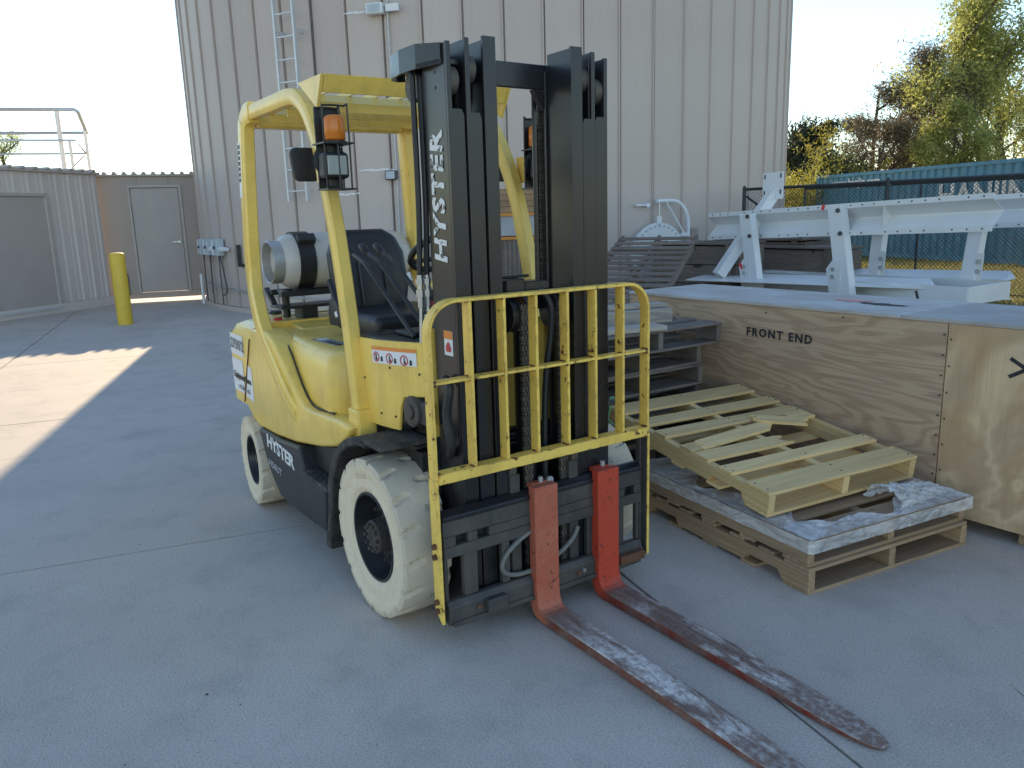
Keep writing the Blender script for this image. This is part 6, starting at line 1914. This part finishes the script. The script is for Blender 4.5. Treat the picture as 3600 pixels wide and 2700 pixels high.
b = MB(); b.lathe([(-.006, .016), (.006, .016)], (.40, 0.02, .545), 'x', 14); b.cyl((.40, .02, .525), (.40, .02, .54), .008, seg=6); b.build('lifting_eye', 'galvanised', ca)
for s in (-1, 1):
    b = MB(); b.bb(.36, .40, -.165 if s < 0 else .12, -.12 if s < 0 else .165, .12, .60); cpt(b, 'roller_plate')
    b = MB(); b.cyl((.355, s * .135, .62), (.355, s * .165, .62), .045, seg=18); b.build('roller', 'chain_steel', ca, smooth=True)

lb = bpy.data.objects.new('load_backrest', None); COL.objects.link(lb); lb.parent = FK
LX0, LX1 = .400, .448
def hoop():
    rr = .115; pts = []
    zt = 1.294; w = .511
    pts.append((-w, .665)); pts.append((-w, zt - rr))
    for k in range(1, 8):
        a = PI / 2 * k / 8; pts.append((-w + rr - rr * math.cos(a), zt - rr + rr * math.sin(a)))
    pts.append((-w + rr, zt)); pts.append((w - rr, zt))
    for k in range(1, 8):
        a = PI / 2 * k / 8; pts.append((w - rr + rr * math.sin(a), zt - rr + rr * math.cos(a)))
    pts.append((w, zt - rr)); pts.append((w, .665))
    return pts
hp_ = hoop(); th = .013
def offs(pts, t):
    out = []
    for i, p in enumerate(pts):
        a = pts[max(0, i - 1)]; c = pts[min(len(pts) - 1, i + 1)]
        d = Vector((c[0] - a[0], c[1] - a[1], 0)).normalized(); nrm = Vector((d.y, -d.x, 0))
        out.append((p[0] + nrm.x * t, p[1] + nrm.y * t))
    return out
inn = offs(hp_, th)
b = MB(); n = len(hp_); vs = [(x, p[0], p[1]) for x in (LX0, LX1) for p in hp_] + [(x, p[0], p[1]) for x in (LX0, LX1) for p in inn]
fs = []
for i in range(n - 1):
    fs += [(i, i + 1, n + i + 1, n + i), (2 * n + i, 3 * n + i, 3 * n + i + 1, 2 * n + i + 1), (i, 2 * n + i, 2 * n + i + 1, i + 1), (n + i, n + i + 1, 3 * n + i + 1, 3 * n + i)]
fs += [(0, n, 3 * n, 2 * n), (n - 1, 3 * n - 1, 4 * n - 1, 2 * n - 1)]
b.add(vs, fs); b.build('hoop', 'yellow_worn', lb, bevel=.0015)
for s in (-1, 1):
    b = MB(); b.prism([(LX0 - .004, .664), (LX1, .664), (LX1, .115), (LX1 - .02, .13), (LX0 - .004, .17)], -.5115, -.498); b2 = mir(b, s); b2.build('side_bar', 'yellow_worn' if s < 0 else 'carriage_grey', lb, bevel=.002)
    if s > 0:
        b = MB(); b.prism([(LX1 + .0005, .66), (LX1 + .0035, .66), (LX1 + .0035, .118), (LX1 + .0005, .12)], .4985, .5105); b.build('paint_edge', 'yellow_worn', lb)
    b = MB(); b.bb(.392, .42, -.497, -.485, .10, .66); mir(b, s).build('mount_plate', 'carriage_grey', lb, bevel=.002)
    for z in (.415, .375, .20, .165):
        c = MB(); c.cyl((.425, -.5115, z), (.425, -.524, z), .012, seg=6); mir(c, s).build('bolt', 'rust_steel', lb)
for y in (-.337, -.195, -.054, .092, .230, .373):
    b = MB(); b.bb(LX0, LX1 - .001, y - .0105, y + .0015, .6865, 1.2805); b.build('bar', 'yellow_worn', lb, bevel=.0012)
qw = random.Random(2)
for y in (-.337, -.195, -.054, .092, .230, .373):
    for z, dx in ((1.0155, .0), (1.0035, .0), (.6868, .0), (1.280, .0)):
        for sd_ in (-1, 1):
            if qw.random() < .3: continue
            b = MB(); b.box((LX1 - .010 - qw.uniform(0, .02), y - .0045 + sd_ * (.0075), z), (qw.uniform(.016, .036), .009, .007)); b.build('weld', 'rust_steel', lb, bevel=.0015)
for s in (-1, 1):
    for z in (1.0155, 1.003, .687):
        b = MB(); b.box((LX1 - .014, s * .4945, z), (.030, .012, .010)); b.build('weld', 'rust_steel', lb, bevel=.0015)
ys_ = [-.4975, -.3475, -.2055, -.0645, .0815, .2195, .3625, .4975]; wz = [-.3355, -.1935, -.0525, .0935, .2315, .3745]
prev = -.4975
for e in [-.3476, -.2056, -.0646, .0814, .2194, .3624, .4975]:
    b = MB(); b.bb(LX0 + .001, LX1 - .0025, prev + .0001, e - .0001, 1.004, 1.015); b.build('mid_rail', 'yellow_worn', lb, bevel=.0012); prev = e + .0122 if e < .49 else e
b = MB(); b.prism([(LX0, .674), (LX1 + .004, .674), (LX1 + .004, .636), (LX1 - .006, .636), (LX1 - .006, .6725 - .008), (LX0, .6725 - .008)], -.4975, .4975)
b.v = [(x, y, z + .012) for x, y, z in b.v]
b.build('bottom_rail', 'yellow_worn', lb, bevel=.0015)
def fork(y0, mat, name='fork'):
    w = .112; b = MB(); secs = []
    # path of sections: (front/top point, back/bottom point, width factor, y taper)
    shank = [((.462, .55), (.420, .55)), ((.462, .30), (.418, .30)), ((.463, .12), (.416, .12)), ((.468, .075), (.418, .06)), ((.480, .055), (.430, .028)), ((.500, .047), (.455, .010)), ((.54, .045), (.50, .004)), ((.75, .044), (.75, .004)), ((1.10, .040), (1.10, .004)), ((1.35, .033), (1.35, .004)), ((1.50, .026), (1.50, .004)), ((1.60, .020), (1.60, .004)), ((1.655, .016), (1.655, .005)), ((1.685, .013), (1.685, .006))]
    half = [1] * 9 + [1, .99, .86, .66, .36]
    rings = []
    for (a, c), h in zip(shank, half):
        hw = w / 2 * h
        rings.append([(a[0], y0 - hw, a[1]), (a[0], y0 + hw, a[1]), (c[0], y0 + hw, c[1]), (c[0], y0 - hw, c[1])])
    b.ring_loft(rings)
    f = b.build(name, mat, FK, bevel=.0035, bseg=1)
    c = MB(); c.bb(.384, .4195, y0 - .04, y0 + .04, .5325, .552); c.build('hook', mat, f, bevel=.003)
    c = MB(); c.cyl((.41, y0 + .01, .551), (.41, y0 + .01, .572), .010, seg=8); c.build('latch_pin', 'galvanised', f)
    return f
fork(-.041, 'fork_faded'); fork(.275, 'fork_red')
